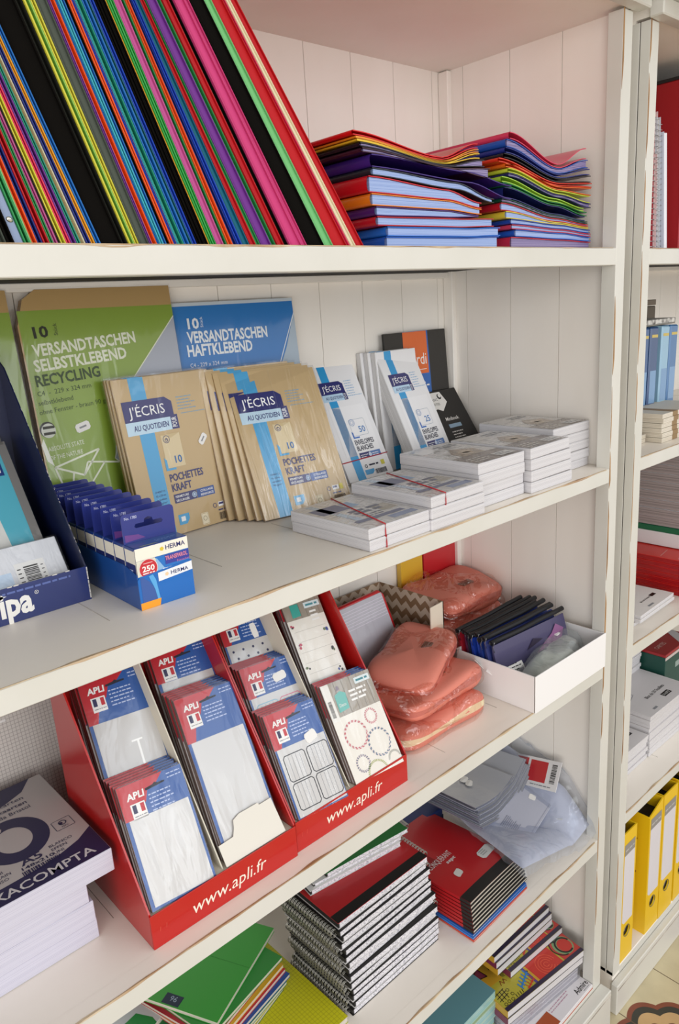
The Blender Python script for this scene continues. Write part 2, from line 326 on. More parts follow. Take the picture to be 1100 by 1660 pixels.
def planks_x(g, x0, x1, w, y, z0, z1, m, off=0.0, t=.009):
    x = x0 + off - w
    while x < x1:
        a, b = max(x, x0), min(x + w, x1)
        if b - a > .004: g.box(a + .0006, b - .0006, y, y + t, z0, z1, m)
        x += w
    g.box(x0, x1, y + t, y + t + .003, z0, z1, dark_gap)
def bookcase(label, X0, X1, left_face=False, plinth_z=.118, plinth_y=-.026, post=.029, z5=Z5):
    t = thing('bookcase', label, 'bookcase')
    xi0, xi1 = X0 + post, X1 - post
    g = G(); planks_x(g, X0 + .006, X1 - .006, .1045, .377, .06, 1.99, paint_in, .031); g.build('back_panel', t)
    def side(xa, xb):
        g = G()
        for a, b in ((.0262, .119), (.119, .223), (.223, .327), (.327, .377)): g.box(xa, xb, a + .0006, b - .0006, .02, 1.99, paint_in)
        g.box(xa + .003, xb - .003, .027, .376, .02, 1.99, dark_gap); g.build('side_panel', t)
    side(X1 - .006, X1 + .004)
    side(X0 - .004 if not left_face else X0 + .0002, X0 + .0085)
    for xa, xb in ((X1 - .018, X1 - .006), (X0 + .006 + .0025, X0 + .018)):
        g = G(); g.cbox(xa, xb, .3535, .3765, .1, 1.988, paint_in, .0015); g.build('corner_batten', t)
    for xa, xb in ((X1 - post, X1), (X0, X0 + post)):
        g = G(); d = .026
        if left_face and xa == X0:
            g.cbox(xa, xb, 0, .0172, .09, 1.985, paint, .0008); g.cbox(xa, xb, .0184, .0315, .09, 1.985, paint, .0006); g.box(xa + .001, xb - .001, .0165, .019, .09, 1.985, dark_gap)
        else: g.cbox(xa, xb, 0, d, .09, 1.985, paint, .0010)
        # worn corner of the post (wobbling strip of bare wood)
        R = random.Random(int(xa * 1000)); z = .14; xe = xa
        while z < 1.97:
            h = R.uniform(.05, .22); w = R.uniform(.0016, .0046)
            if R.random() < .72: g.ext([(xe + .0002, -.0003, z), (xe + w, -.0003, z + h * .2), (xe + w * R.uniform(.5, 1.2), -.0003, z + h * .8), (xe + .0002, -.0003, z + h)], (0, .0004, 0), worn_v)
            z += h + R.uniform(.0, .03)
        g.build('post', t)
    for z, nm in ((Z1, 1), (Z2, 2), (Z3, 3), (Z4, 4)):
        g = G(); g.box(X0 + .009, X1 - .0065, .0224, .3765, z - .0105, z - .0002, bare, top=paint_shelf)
        R = random.Random(nm)
        x = X0 + .12
        while x < X1 - .05:                          # joints and scratches of the board top
            a = R.uniform(.03, .12); g.box(x, x + .0008, a, a + R.uniform(.12, .25), z - .001, z + .0001, groove); x += R.uniform(.11, .2)
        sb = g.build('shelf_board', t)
        g = G(); h = .027 if nm != 2 else .0255
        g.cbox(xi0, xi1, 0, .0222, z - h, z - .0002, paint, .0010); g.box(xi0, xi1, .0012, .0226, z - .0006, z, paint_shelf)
        n = int((xi1 - xi0) / .012); w = lambda i, s: .0004 + .0034 * max(0, mnoise.noise(Vector((i * .23, nm * 7.3, s))) + .12)
        for i in range(n):
            xa, xb = xi0 + i * .012, xi0 + (i + 1) * .012
            g.poly([(xa, -.0003, z - w(i, 1)), (xb, -.0003, z - w(i + 1, 1)), (xb, .0004, z + .0003), (xa, .0004, z + .0003)], worn)
            g.poly([(xa, .0004, z + .0003), (xb, .0004, z + .0003), (xb, .0012 + w(i + 1, 2) * 1.2, z + .0003), (xa, .0012 + w(i, 2) * 1.2, z + .0003)], worn)
        g.build('shelf_rail', sb)
        if nm == 1:
            g = G(); g.cbox(X0 + .02, X1 - .019, .362, .3765, z - .022, z - .011, paint_in, .001); g.build('shelf_batten', sb)
    g = G(); g.box(X0 + .009, X1 - .0065, .0272, .3765, z5 - .02, z5, paint_shelf); g.cbox(xi0, xi1, .0, .027, plinth_z - .01, z5, paint, .001); g.build('bottom_board', t)
    g = G(); g.cbox(X0 - .01, X1 + .002 if not left_face else X1, plinth_y, .0, 0, plinth_z, paint, .002)
    g.box(X0 - .008, X1, plinth_y - .0008, plinth_y, plinth_z - .012, plinth_z - .0105, groove); g.cbox(X0, X1, .001, .36, 0, .1, paint_in, .001); g.build('plinth', t)
    g = G(); g.box(X0 + .002, X1 - .002, .002, .385, 1.9895, 2.009, paint_in); g.cbox(X0 - .012, X1 + .012, -.16, .387, 2.01, 2.03, paint, .002)
    g.cbox(X0 - .008, X1 + .012, -.024, .0, 1.985, 2.0098, paint, .002); g.build('top_board', t)
    return t
bookcase('large white painted bookcase with worn edges holding folders, envelopes and red label displays', -1.64, 0.0)
bookcase('neighbouring white bookcase with yellow binders on its lowest shelf', .0585, 1.36, True, .081, -.0165, .028, .0985)
# ---------------------------------------------------------------- top shelf: leaning folders
CN = {'B': ('black', '#0E0C0A'), 'o': ('orange', '#E2561A'), 'n': ('navy', '#1B2A78'), 'r': ('red', '#B0131C'), 'g': ('green', '#2C8A4B'), 'p': ('pink', '#B8508C'), 'd': ('dark brown', '#3A2A22'),
      'y': ('yellow-green', '#C9C23A'), 'c': ('crimson', '#D8345A'), 'v': ('purple', '#6A2F86'), 't': ('teal', '#1F8A72'), 'w': ('cream', '#DDD2B2'), 'a': ('amber', '#E2A024'), 'b': ('blue', '#1868B4'),
      'G': ('dark grey', '#4E544C'), 'l': ('lime', '#8FC05A'), 'k': ('charcoal', '#22231F'), 'u': ('royal blue', '#1440B0'), 'q': ('petrol', '#145E74'), 'L': ('light green', '#6FB573'), 's': ('slate blue', '#8796B4'), 'R': ('scarlet', '#B2141B'), 'K': ('hot pink', '#C23C74'), 'T': ('turquoise', '#3AA6B8'), 'f': ('bright green', '#2FA045')}
XB = [-1.0065, -1.0001, -0.9944, -0.986, -0.9814, -0.98, -0.9748, -0.97, -0.9647, -0.9614, -0.9574, -0.9549, -0.95, -0.9459, -0.9409, -0.9373, -0.9317, -0.9276, -0.9233, -0.9186, -0.8975, -0.8913, -0.8895, -0.8845, -0.8802, -0.87, -0.8675, -0.8617, -0.8597, -0.8558, -0.8518, -0.8492, -0.8452, -0.8432, -0.8412, -0.8392, -0.833, -0.8275, -0.8234, -0.8185, -0.8143, -0.81, -0.8057, -0.8039, -0.8, -0.7964, -0.7878, -0.7824, -0.7764, -0.7711, -0.7657, -0.7557, -0.7478, -0.7407, -0.7269, -0.7203, -0.7112, -0.7036, -0.6867, -0.678, -0.6542, -0.6403, -0.6184, -0.6126, -0.6047, -0.5918]
CODE = 'GBsgLonrgpdycvtwnabBkylyGvobTbBouvTtbquBBBaffpgonuqrgvgrBKKBLRcwR'
tilt_k = [(-1.01, 15.2), (-.98, 15.6), (-.9185, 20.1), (-.8913, 19.5), (-.87, 19.4), (-.8058, 21.9), (-.7824, 22.5), (-.7407, 26.8), (-.7036, 28.4), (-.6542, 31.1), (-.5918, 34.6)]
def tilt(x):
    for (a, p), (b_, q) in zip(tilt_k, tilt_k[1:]):
        if x <= b_: return p + (q - p) * max(0, (x - a) / (b_ - a))
    return tilt_k[-1][1]
assert len(CODE) == len(XB) - 1, (len(CODE), len(XB))
cells = [(XB[i], XB[i + 1], CODE[i]) for i in range(len(CODE)) if i < len(XB) - 1]
for i, (xa, xb, c) in enumerate(cells):
    nm, hx = CN[c]; th = R_(tilt((xa + xb) / 2)); t = max((xb - xa) * math.cos(th) - .0002, .0008); R = random.Random(i)
    prv = CN[cells[i - 1][2]][0] if i else None; nxt = CN[cells[i + 1][2]][0] if i + 1 < len(cells) else None
    wide = 'wide ' if t > .0085 else 'slim ' if t > .0035 else 'thin '
    k_ = len(cells) - 1 - i; tens = ['', '', 'twenty', 'thirty', 'forty', 'fifty', 'sixty']
    nth = (ORD[k_] if k_ < 20 else tens[(k_ + 1) // 10] + '-' + ORD[(k_ + 1) % 10 - 1] if (k_ + 1) % 10 else {3: 'thirtieth', 4: 'fortieth', 5: 'fiftieth', 6: 'sixtieth'}[(k_ + 1) // 10])
    if i == len(cells) - 1: lab = 'wide red folder closing the leaning row, beside the piled display books'
    elif i == 2: lab = 'slate blue clip board with a silver rivet, leaning among the black folders'
    elif prv is None: lab = 'dark grey folder at the frame edge of the leaning row'
    else: lab = f'{wide}{nm} folder between {prv} and {nxt} ones, {nth} from the red row end'
    dep = .238; hgt = .322 if i != 2 else .32
    f = thing('folder' if i != 2 else 'clip_board', lab, 'folder' if i != 2 else 'clipboard', (xa + .00005, .012 + R.uniform(-.001, .002), Z1 + .0003), 0, 0, 0, 'folders leaning on the top shelf')
    ta, tb, wX = math.tan(R_(tilt(xa))), math.tan(R_(tilt(xb))), xb - xa - .0002
    def lean_over(g):                            # the row fans out: each folder fills the wedge between its neighbours
        g.v = [(wX * x / t - z * math.cos(th) * ((1 - x / t) * ta + x / t * tb), y, z * math.cos(th)) for x, y, z in g.v]; return g
    mm = mat(hx, .45, bump=.05, spec=.3) if c not in 'BkG' else mat(hx, .8, spec=.05)
    if i == 2:
        lean_over(G().cbox(0, t, 0, .22, 0, hgt, mm, .0008)).build('board', f)
        g = G(); mt = mat('#D8D4C8', .25, metal=1)
        def cap(u, v): a = u * 2 * PI; r = .0026 * math.sin(v * PI / 2); return (t * .55 + r * math.cos(a), -.0002 - .0014 * math.cos(v * PI / 2), .020 + r * math.sin(a))
        g.grid(cap, 14, 4, mt); g.box(t * .55 - .0014, t * .55 + .0014, -.0018, -.0015, .0197, .0203, GREY); lean_over(g).build('rivet', f); continue
    if t < .0016:
        lean_over(G().cbox(0, t, 0, dep, 0, hgt, mm, t * .3)).build('cover', f); continue
    ct = min(.0011, t * .3); flap = mat(hx, .55, spec=.2) if c not in 'BkG' else mat(hx, .8, spec=.05)
    g = G(); g.cbox(0, ct, 0, dep, 0, hgt, mm, ct * .3); g.cbox(t - ct, t, 0, dep, 0, hgt, mm, ct * .3); g.cbox(0, t, dep - .001, dep, 0, hgt, mm, .0003); lean_over(g).build('cover', f)
    # folded flap closing the front edge, set back a little; thicker ones bulge
    bulge = min(.004, t * .25)
    g = G(); g.grid(lambda u, v: (ct + (t - 2 * ct) * u, .0015 + (.004 if t < .006 else .0008) - bulge * math.sin(u * PI) * .5, .001 + v * (hgt - .002)), 6, 1, flap)
    lean_over(g).build('flap', f)

# ---------------------------------------------------------------- top shelf: two piles of display books
def pile_book(label, hexc, prof_lo, prof_hi, y0, y1, sleeve, rise=0.0, spine_open=False, group=None, curl=0.0):
    xs0 = prof_lo[0][0]
    t = thing('display_book', label, 'display book', (xs0, y0, Z1), group=group)
    def ev(pf, x):
        x = min(max(x, pf[0][0]), pf[-1][0])
        for (a, p), (b_, q) in zip(pf, pf[1:]):
            if x <= b_:
                u = (x - a) / max(b_ - a, 1e-6); u = u * u * (3 - 2 * u); return p + (q - p) * u
        return pf[-1][1]
    xa, xb = prof_lo[0][0], max(prof_lo[-1][0], prof_hi[-1][0]); D = y1 - y0
    def hgt(pf, u, v, dz=0):
        x = xa + (xb - xa) * u
        z = ev(pf, x) + rise * v * math.sin(min(1, u * 1.1) * PI) * (1 - .25 * v) + dz
        return (x - xs0, D * v, z)
    cov = mat(hexc, .28, bump=.04); ct = .0011
    thick = min(b_[1] - a[1] for a, b_ in zip(prof_lo, prof_hi))
    g = G()
    g.slab(lambda u, v: hgt(prof_lo, u, v, .0002), lambda u, v: hgt(prof_lo, u, v, .0002 + ct), 22, 5, cov)
    g.slab(lambda u, v: hgt(prof_hi, u, v, -ct - .0004), lambda u, v: hgt(prof_hi, u, v, -.0004), 22, 5, cov)
    # rounded spine on the side towards the leaning folders
    z0, z1 = prof_lo[0][1] + .0002, prof_hi[0][1] - .0004
    def spine(u, v):
        a = PI * (u - .5); h = (z1 - z0) / 2
        return (-min(h, .004) * math.cos(a), D * v, z0 + h + h * math.sin(a) + rise * 0)
    g.grid(spine, 8, 3, cov); g.build('cover', t)
    if sleeve:
        g = G(); R = random.Random(hash(label) % 1000)
        g.slab(lambda u, v: hgt(prof_lo, .012 + u * (.975 + .0 * v), .006 + v * .97, ct + .0004), lambda u, v: hgt(prof_hi, .012 + u * .975, .006 + v * .97, -ct - .0008), 20, 4, sleeve)
        g.build('sleeves', t)
    return t
SLV = striped('clear_sleeve_edges', '#9DB2DC', '#7890C6', 'Z', 900, .32, .25)
SLV2 = striped('dark_sleeve_edges', '#9C90B8', '#54467A', 'Z', 900, .36, .25)
A_ = [  # label, colour, z at (spine, middle, end), x start, x end, sleeve, rise
 ('blue display book lying at the bottom of the pile beside the leaning red folder', '#1557B8', (.0004, .0004, .0004), (.0155, .0165, .019), -.526, -.293, SLV, 0),
 ('second blue display book up in the pile beside the leaning folders', '#1E6AC8', (.0157, .0167, .0192), (.0275, .0285, .031), -.523, -.290, SLV, 0),
 ('red display book low in the pile, just above the two blue ones', '#B81828', (.0277, .0287, .0312), (.0390, .0405, .0425), -.540, -.305, SLV, 0),
 ('thin purple display book between a red and an orange one in the pile', '#4A1F6A', (.0392, .0408, .0428), (.0505, .0500, .0462), -.541, -.340, SLV, 0),
 ('orange display book in the middle of the pile beside the leaning folders', '#E07A1A', (.0507, .0503, .0465), (.0650, .0626, .0545), -.548, -.333, SLV, 0),
 ('red display book directly above the orange one in the pile', '#C41420', (.0652, .0628, .0548), (.0845, .0760, .0625), -.552, -.333, SLV, 0),
 ('charcoal display book showing pale sleeves under the drooping purple one', '#23262E', (.0847, .0763, .0628), (.0940, .0860, .0690), -.545, -.304, SLV, 0),
 ('drooping purple display book jutting out towards the second pile', '#3B2178', (.0942, .0863, .0693), (.1090, .1005, .0885), -.545, -.262, None, .006),
 ('dark maroon display book below the yellow one near the pile top', '#3A1428', (.1093, .1008, .0945), (.1150, .1035, .1080), -.560, -.312, SLV2, .012),
 ('black display book with a curled pink inner edge near the pile top', '#1A1520', (.1152, .1037, .1083), (.1205, .1062, .1180), -.563, -.325, SLV2, .018),
 ('thin yellow display book third from the top of the folder-side pile', '#D9B52A', (.1207, .1064, .1183), (.1235, .1085, .1255), -.568, -.336, None, .022),
 ('thin orange display book just under the topmost red one', '#E08A22', (.1237, .1087, .1258), (.1265, .1108, .1305), -.570, -.338, None, .026),
 ('bright red display book with wavy cover on top of the pile beside the folders', '#D40F16', (.1267, .1110, .1308), (.1325, .1150, .1375), -.574, -.340, None, .030)]
for lb, hx, lo, hi, xa, xb, sl, rise in A_:
    xm = xa + (xb - xa) * .66
    pile_book(lb, hx, [(xa, lo[0]), (xm, lo[1]), (xb, lo[2])], [(xa, hi[0]), (xm, hi[1]), (xb, hi[2])], .04, .345, sl, rise, group='display books in the pile beside the leaning folders')
B_ = [
 ('raspberry red display book at the very bottom of the pile by the post', '#C02A48', (.0004, .0004, .0004), (.0190, .0165, .0140), -.256, -.032, SLV2, 0),
 ('bright blue display book second from the bottom by the post', '#1F55B8', (.0193, .0168, .0143), (.0295, .0262, .0215), -.245, -.032, SLV, 0),
 ('thin pink display book between two blue ones by the post', '#C23A58', (.0297, .0264, .0217), (.0365, .0318, .0268), -.254, -.032, SLV, 0),
 ('dark blue display book under the yellow one by the post', '#1E4098', (.0367, .0320, .0270), (.0440, .0385, .0330), -.256, -.034, SLV, 0),
 ('yellow display book in the lower half of the pile by the post', '#D8C23A', (.0442, .0387, .0332), (.0545, .0425, .0370), -.268, -.040, SLV, 0),
 ('red display book above the yellow one by the post', '#B81A26', (.0547, .0427, .0372), (.0655, .0480, .0412), -.280, -.041, SLV, 0),
 ('dark green display book above the red one by the post', '#12432F', (.0657, .0483, .0415), (.0715, .0530, .0455), -.278, -.043, SLV2, 0),
 ('thick navy display book bulging in the middle of the pile by the post', '#1F2660', (.0717, .0533, .0458), (.0870, .0660, .0530), -.272, -.052, None, 0),
 ('forest green display book between navy and lime ones by the post', '#1F7A3C', (.0872, .0663, .0533), (.0930, .0715, .0600), -.276, -.046, None, 0),
 ('lime display book with drooping front above the navy ones', '#9CC83C', (.0932, .0718, .0603), (.1010, .0775, .0660), -.278, -.056, None, 0),
 ('thin navy display book between the two lime ones by the post', '#1C2458', (.1012, .0778, .0663), (.1065, .0830, .0735), -.262, -.034, SLV2, 0),
 ('yellow-lime display book below the orange and red ones by the post', '#C3CF3C', (.1067, .0833, .0738), (.1130, .0890, .0850), -.262, -.038, None, .004),
 ('orange display book above the yellow-lime one by the post', '#E0661C', (.1132, .0893, .0853), (.1190, .0950, .0975), -.268, -.034, None, .006),
 ('vermilion display book with a visible red cover flap by the post', '#D8341C', (.1192, .0953, .0978), (.1250, .1000, .1050), -.285, -.032, None, .008),
 ('black display book under the blue ones near the pile top by the post', '#16141C', (.1252, .1003, .1053), (.1320, .1065, .1160), -.272, -.036, None, .010),
 ('navy display book third from the top by the post', '#202C7C', (.1322, .1068, .1163), (.1400, .1125, .1260), -.268, -.040, None, .012),
 ('mid blue display book under the topmost pink one', '#1F4FA8', (.1402, .1128, .1263), (.1510, .1205, .1390), -.266, -.046, SLV2, .014),
 ('pink display book with a sharp ridge on top of the pile by the post', '#D2365A', (.1512, .1208, .1393), (.1610, .1270, .1560), -.258, -.052, None, .030)]
for lb, hx, lo, hi, xa, xb, sl, rise in B_:
    xm = xa + (xb - xa) * .60
    pile_book(lb, hx, [(xa, lo[0]), (xm, lo[1]), (xb, lo[2])], [(xa, hi[0]), (xm, hi[1]), (xb, hi[2])], .045, .345, sl, rise, group='display books in the pile by the post')
# ---------------------------------------------------------------- second shelf: envelope packs
KR = '#C6AB7E'
kraft = mat(KR, .5, coat=.55, wrinkle=.12, bump=.02); kraft_edge = striped('kraft_edges', '#B08E5C', '#6E5130', 'Y', 1100, .38, .2)
wenv = mat('#ECEBEC', .45, coat=.35, wrinkle=.12); wenv_edge = striped('white_envelope_edges', '#DAD8D6', '#A3A09E', 'Y', 1300, .34, .2)
w_edge_z = striped('white_paper_edges', '#D8D6D8', '#B2B0B4', 'Z', 1500, .3, .25)
def FM(h, **k): return mat(h, .4, coat=.6, wrinkle=k.get('w', .12), wscale=k.get('s', 26))
STK = mat('#ECEAE6', .6)
def base_pack(label, cat, W, H, T, loc, rz, lean, face, edge, name='envelope_pack', group=None, lift=True, c=.0012):
    loc = Vector(loc); loc.z += T * math.sin(lean) + .0004 if lift else 0
    t = thing(name, label, cat, loc, rz, lean, 0, group)
    g = G(); g.cbox(0, W, 0, T, 0, H, edge, c); g.build('envelopes', t)
    p = G(); p.box(.0004, W - .0004, -.0005, .0006, .0004, H - .0004, face); p.build('cover_sheet', t)
    return t
E0 = -.0005
def pochette_print(p, W=.162, H=.229, film_w=.12):
    bl, nv, lt, cr = FM('#4DA6D8', w=film_w), FM('#2B2D6E', w=film_w), FM('#C2DDEE', w=film_w), FM('#DCC9A0', w=film_w)
    gt = mat('#8FA0A8', .5); wt = mat('#F2F2F2', .5)
    p.rect(.16 * W, 0, .31 * W, H, bl, 0)
    p.shape([(.05 * W, .735 * H), (.545 * W, .735 * H), (.545 * W, .83 * H), (.48 * W, .862 * H), (.05 * W, .862 * H)], nv, 2)
    p.rect(.05 * W, .655 * H, .50 * W, .735 * H, lt, 2); p.rect(.50 * W, .655 * H, .575 * W, .745 * H, nv, 3)
    p.txt("J'ÉCRIS", .10 * W, .765 * H, .060 * H, wt, 4, w=.36 * W)
    p.txt('AU QUOTIDIEN', .12 * W, .678 * H, .034 * H, nv, 4, bold=.012, w=.35 * W); p.txt('POUR', .555 * W, .668 * H, .034 * H, wt, 5, bold=.01, w=.062 * H, rot=PI / 2)
    p.lines(.60 * W, .845 * H, .80 * W, 5, .019 * H, .006 * H, mat('#7FA3BE', .5), 1, 5); p.lines(.62 * W, .742 * H, .97 * W, 1, .02 * H, .005 * H, mat('#7FA3BE', .5), 1, 6)
    p.rect(.36 * W, .42 * H, .555 * W, .63 * H, cr, 1); p.shape([(.36 * W, .63 * H), (.555 * W, .63 * H), (.46 * W, .605 * H)], mat('#CDB88C', .5), 2)
    p.ring(.41 * W, .60 * H, .034 * W, .005 * W, nv, 3); p.frame(.397 * W, .588 * H, .423 * W, .602 * H, .0009, nv, 3, .0005); p.ring(.41 * W, .603 * H, .008 * W, .003 * W, nv, 3, 12)
    p.txt('10', .455 * W, .445 * H, .045 * H, mat('#2F6FB0', .5), 3, bold=.02); p.shape([(.345 * W, .405 * H), (.45 * W, .405 * H), (.45 * W, .418 * H), (.37 * W, .418 * H), (.37 * W, .47 * H), (.345 * W, .49 * H)], bl, 2)
    p.txt('POCHETTES', .36 * W, .335 * H, .046 * H, nv, 3, bold=.025, w=.36 * W); p.txt('KRAFT', .36 * W, .272 * H, .046 * H, nv, 3, bold=.025, w=.21 * W)
    p.rect(.36 * W, .195 * H, .60 * W, .252 * H, nv, 2); p.rect(.605 * W, .195 * H, .80 * W, .252 * H, FM('#25509A', w=film_w), 2)
    for a, b, c in (('FERMETURE', .375, .228), ('SÉCURISÉE', .375, .203), ('COLLAGE', .645, .228), ('RENFORCÉ', .645, .203)): p.txt(a, b * W, c * H, .014 * H, wt, 4, bold=.015, w=.14 * W)
    p.disc(.575 * W, .223 * H, .026 * W, mat('#B9CCE2', .5), 4); p.ring(.575 * W, .223 * H, .018 * W, .004 * W, nv, 5, 14)
    for i, s in enumerate(('FORMAT C5', '162 x 229 mm', 'autocollante', '90 g/m²')): p.txt(s, .185 * W, (.285 - i * .024) * H, .012 * H, nv, 2, w=.10 * W)
    p.ring(.77 * W, .118 * H, .022 * W, .006 * W, nv, 2); p.rect(.81 * W, .105 * H, .885 * W, .135 * H, wt, 2); p.rect(.895 * W, .10 * H, .935 * W, .14 * H, mat('#D7C93A', .5), 2); p.lines(.815 * W, .117 * H, .885 * W, 1, .01, .003, nv, 3, 2)
    p.bars(.80 * W, .018 * H, .94 * W, .065 * H, mat('#3A2E22', .6), None, 2); p.lines(.80 * W, .078 * H, .94 * W, 1, .01, .002, nv, 2)
    p.frame(.60 * W, .015 * H, .675 * W, .09 * H, .0008, mat('#EADFC2', .5), 2, .001); p.rect(.605 * W, .02 * H, .67 * W, .085 * H, mat('#EADFC2', .5), 1); p.ring(.637 * W, .055 * H, .022 * W, .004 * W, mat('#8A7A58', .5), 2, 14)
    p.shape([(.36 * W, .055 * H), (.44 * W, .055 * H), (.475 * W, .085 * H), (.475 * W, .12 * H), (.36 * W, .12 * H)], bl, 1); p.rect(.385 * W, .075 * H, .43 * W, .105 * H, wt, 2)
def tab_lines(p, W, H): pass
# kraft pochettes with a blue stripe: a loose group beside the blue tray, a fuller fanned group to its side
PO = [(-.7786, .2831, 4.4, 10.0, 'front-most kraft pochette pack behind the blue photo-corner tray, with a white price tag'.replace('front-most', 'foremost'), True)]
a4 = R_(4.4)
def pochette(label, loc, rz, lean, printed=True, T=.0058, sticker=False, shiny=False, group='kraft pochette packs with a blue stripe', W=.162, H=.229):
    t = base_pack(label, 'envelopes', W, H, T, loc, rz, lean, kraft, kraft_edge, 'kraft_pochette_pack', group)
    p = Pr((0, E0, 0))
    if printed: pochette_print(p, W, H)
    else:
        p.rect(.16 * W, 0, .31 * W, H, FM('#4DA6D8'), 0); p.shape([(.05 * W, .735 * H), (.545 * W, .735 * H), (.545 * W, .83 * H), (.48 * W, .862 * H), (.05 * W, .862 * H)], FM('#2B2D6E'), 2)
    p.build('cover_print', t)
    if sticker:
        q = Pr((0, E0, 0)); q.sticker(.79 * W, .56 * H, STK, 6, .018, .010, R_(48), GREY); q.build('price_sticker', t)
    f = G(); f.box(-.0012, W + .0012, -.0012, T + .001, -.0002, H + .003, film('streaky_film', '#FEFEFE', .06, 0, .75, 46, (1, 1, .14)) if shiny else film('pack_film', '#FEFEFE', .015, 0, .35, 22, (1, 1, .3))); f.build('film_wrap', t)
    return t
pochette('kraft pochette pack with white price tag, foremost behind the blue photo-corner tray', (-.7786, .2831, Z2), a4, R_(10), sticker=True)
pochette('kraft pochette pack directly behind the price-tagged one', (-.781, .2895, Z2), a4 + .012, R_(9.4), False)
pochette('rearmost of the three kraft pochette packs by the green envelopes', (-.7835, .2965, Z2), a4 - .01, R_(8.8), False)
a7 = R_(-7.1)
pochette('glossy kraft pochette pack facing out with strong window reflections, beside the flat envelope boxes', (-.6096, .2345, Z2), a7, R_(23.5), shiny=True)
for i, (dx, dy, le, rz, lab) in enumerate(((-.006, .012, 20.5, -6.4, 'kraft pochette pack just behind the glossy reflecting one'), (-.013, .024, 17.8, -5.6, 'kraft pochette pack in the middle of the fanned group'), (-.022, .038, 15.0, -5.0, 'kraft pochette pack fourth in the fanned group'), (-.030, .052, 12.0, -4.0, 'rearmost kraft pochette pack of the fanned group, against the blue envelopes'))):
    pochette(lab, (-.6096 + dx, .2345 + dy, Z2), R_(rz), R_(le), False)

# large recycling envelopes: green, with kraft flap
def green_pack(label, loc, rz, lean, full=True):
    W, H, T = .226, .350, .012
    t = thing('envelope_pack', label, 'envelopes', (loc[0], loc[1], loc[2] + T * math.sin(lean)), rz, lean, 0, 'green recycling envelope packs')
    g = G(); k2 = mat('#B8975F', .5, coat=.6, wrinkle=.15)
    out = [(0, 0, 0), (W, 0, 0), (W, 0, H), (.030, 0, H), (.012, 0, H - .012), (0, 0, H - .045)]
    g.ext([(x, .0005, z) for x, _, z in out], (0, T, 0), k2, kraft_edge); g.build('envelopes', t)
    gr, wl, bk, gy = FM('#86A233', w=.15, s=12), mat('#E4E8D2', .5, coat=.4), mat('#23240F', .5), FM('#A9AFBC', w=.15, s=12)
    p = Pr((0, .0005, 0)); dk = mat('#33491B', .5)
    p.shape([(.002, 0), (W, 0), (W, .323), (.002, .324)], gr, 0)
    if full:
        p.shape([(W, .307), (W, .02), (.180, .052), (.140, .078), (.098, .118), (.112, .170), (.148, .226)], gy, 1)
        p.line([(W, .307), (.148, .226), (.098, .118), (.140, .078)], .0014, wl, 2)
        q = .055
        p.txt('10', .018, .289, .0140, bk, 2, bold=.03, w=.020, rot=q); p.txt('Stück', .050, .291, .005, bk, 2, rot=PI / 2)
        p.txt('VERSANDTASCHEN', .013, .2660, .0148, wl, 2, bold=.03, w=.147, rot=q); p.txt('SELBSTKLEBEND', .011, .2465, .0148, wl, 2, bold=.03, w=.132, rot=q); p.txt('RECYCLING', .009, .2275, .0140, dk, 2, bold=.03, w=.090, rot=q)
        for i, s in enumerate(('C4  -  229 x 324 mm', 'selbstklebend', 'ohne Fenster - braun 90 g/m²')): p.txt(s, .008 - i * .001, .2150 - i * .0120, .0062, dk, 2, rot=q)
        p.disc(.0120, .171, .0105, mat('#262719', .5), 2, 24); p.disc(.0130, .1695, .0096, mat('#D9DCD0', .5), 3, 24)
        p.rect(.0060, .1720, .0215, .1755, bk, 4); p.rect(.0060, .1640, .0215, .1675, bk, 4)
        p.txt('ABSOLUTE STATE', .008, .142, .0060, wl, 2, w=.050, rot=q); p.txt('OF THE NATURE', .008, .130, .0060, wl, 2, w=.046, rot=q)
        p.line([(.012, .120), (.077, .135), (.050, .103), (.012, .120), (.022, .080)], .0026, wl, 2); p.line([(.036, .109), (.028, .075)], .0026, wl, 2); p.line([(.050, .103), (.058, .120), (.103, .112)], .0024, wl, 2); p.line([(.082, .116), (.040, .070)], .0024, wl, 2)
        p.shape([(-.000, .152), (.004, .160), (.012, .122), (.004, .130)], mat('#EEF0E2', .4), 2)
    p.build('cover_print', t)
    if full:
        q = Pr((0, .0005, 0)); q.sticker(.060, .168, STK, 5, .021, .012, R_(14), GREY); q.build('price_sticker', t)
    f = G(); f.box(-.001, W + .001, -.0012, T + .002, 0, H + .002, film('pack_film_large', '#FEFEFE', .015, 0, .35, 14, (1, 1, .35))); f.build('film_wrap', t)
    return t
green_pack('large green recycling envelope pack with kraft flap and white lettering', (-.8790, .330, Z2), 0, R_(5))
green_pack('second green envelope pack half out of view beyond the lettered one', (-1.113, .328, Z2), 0, R_(5), False)
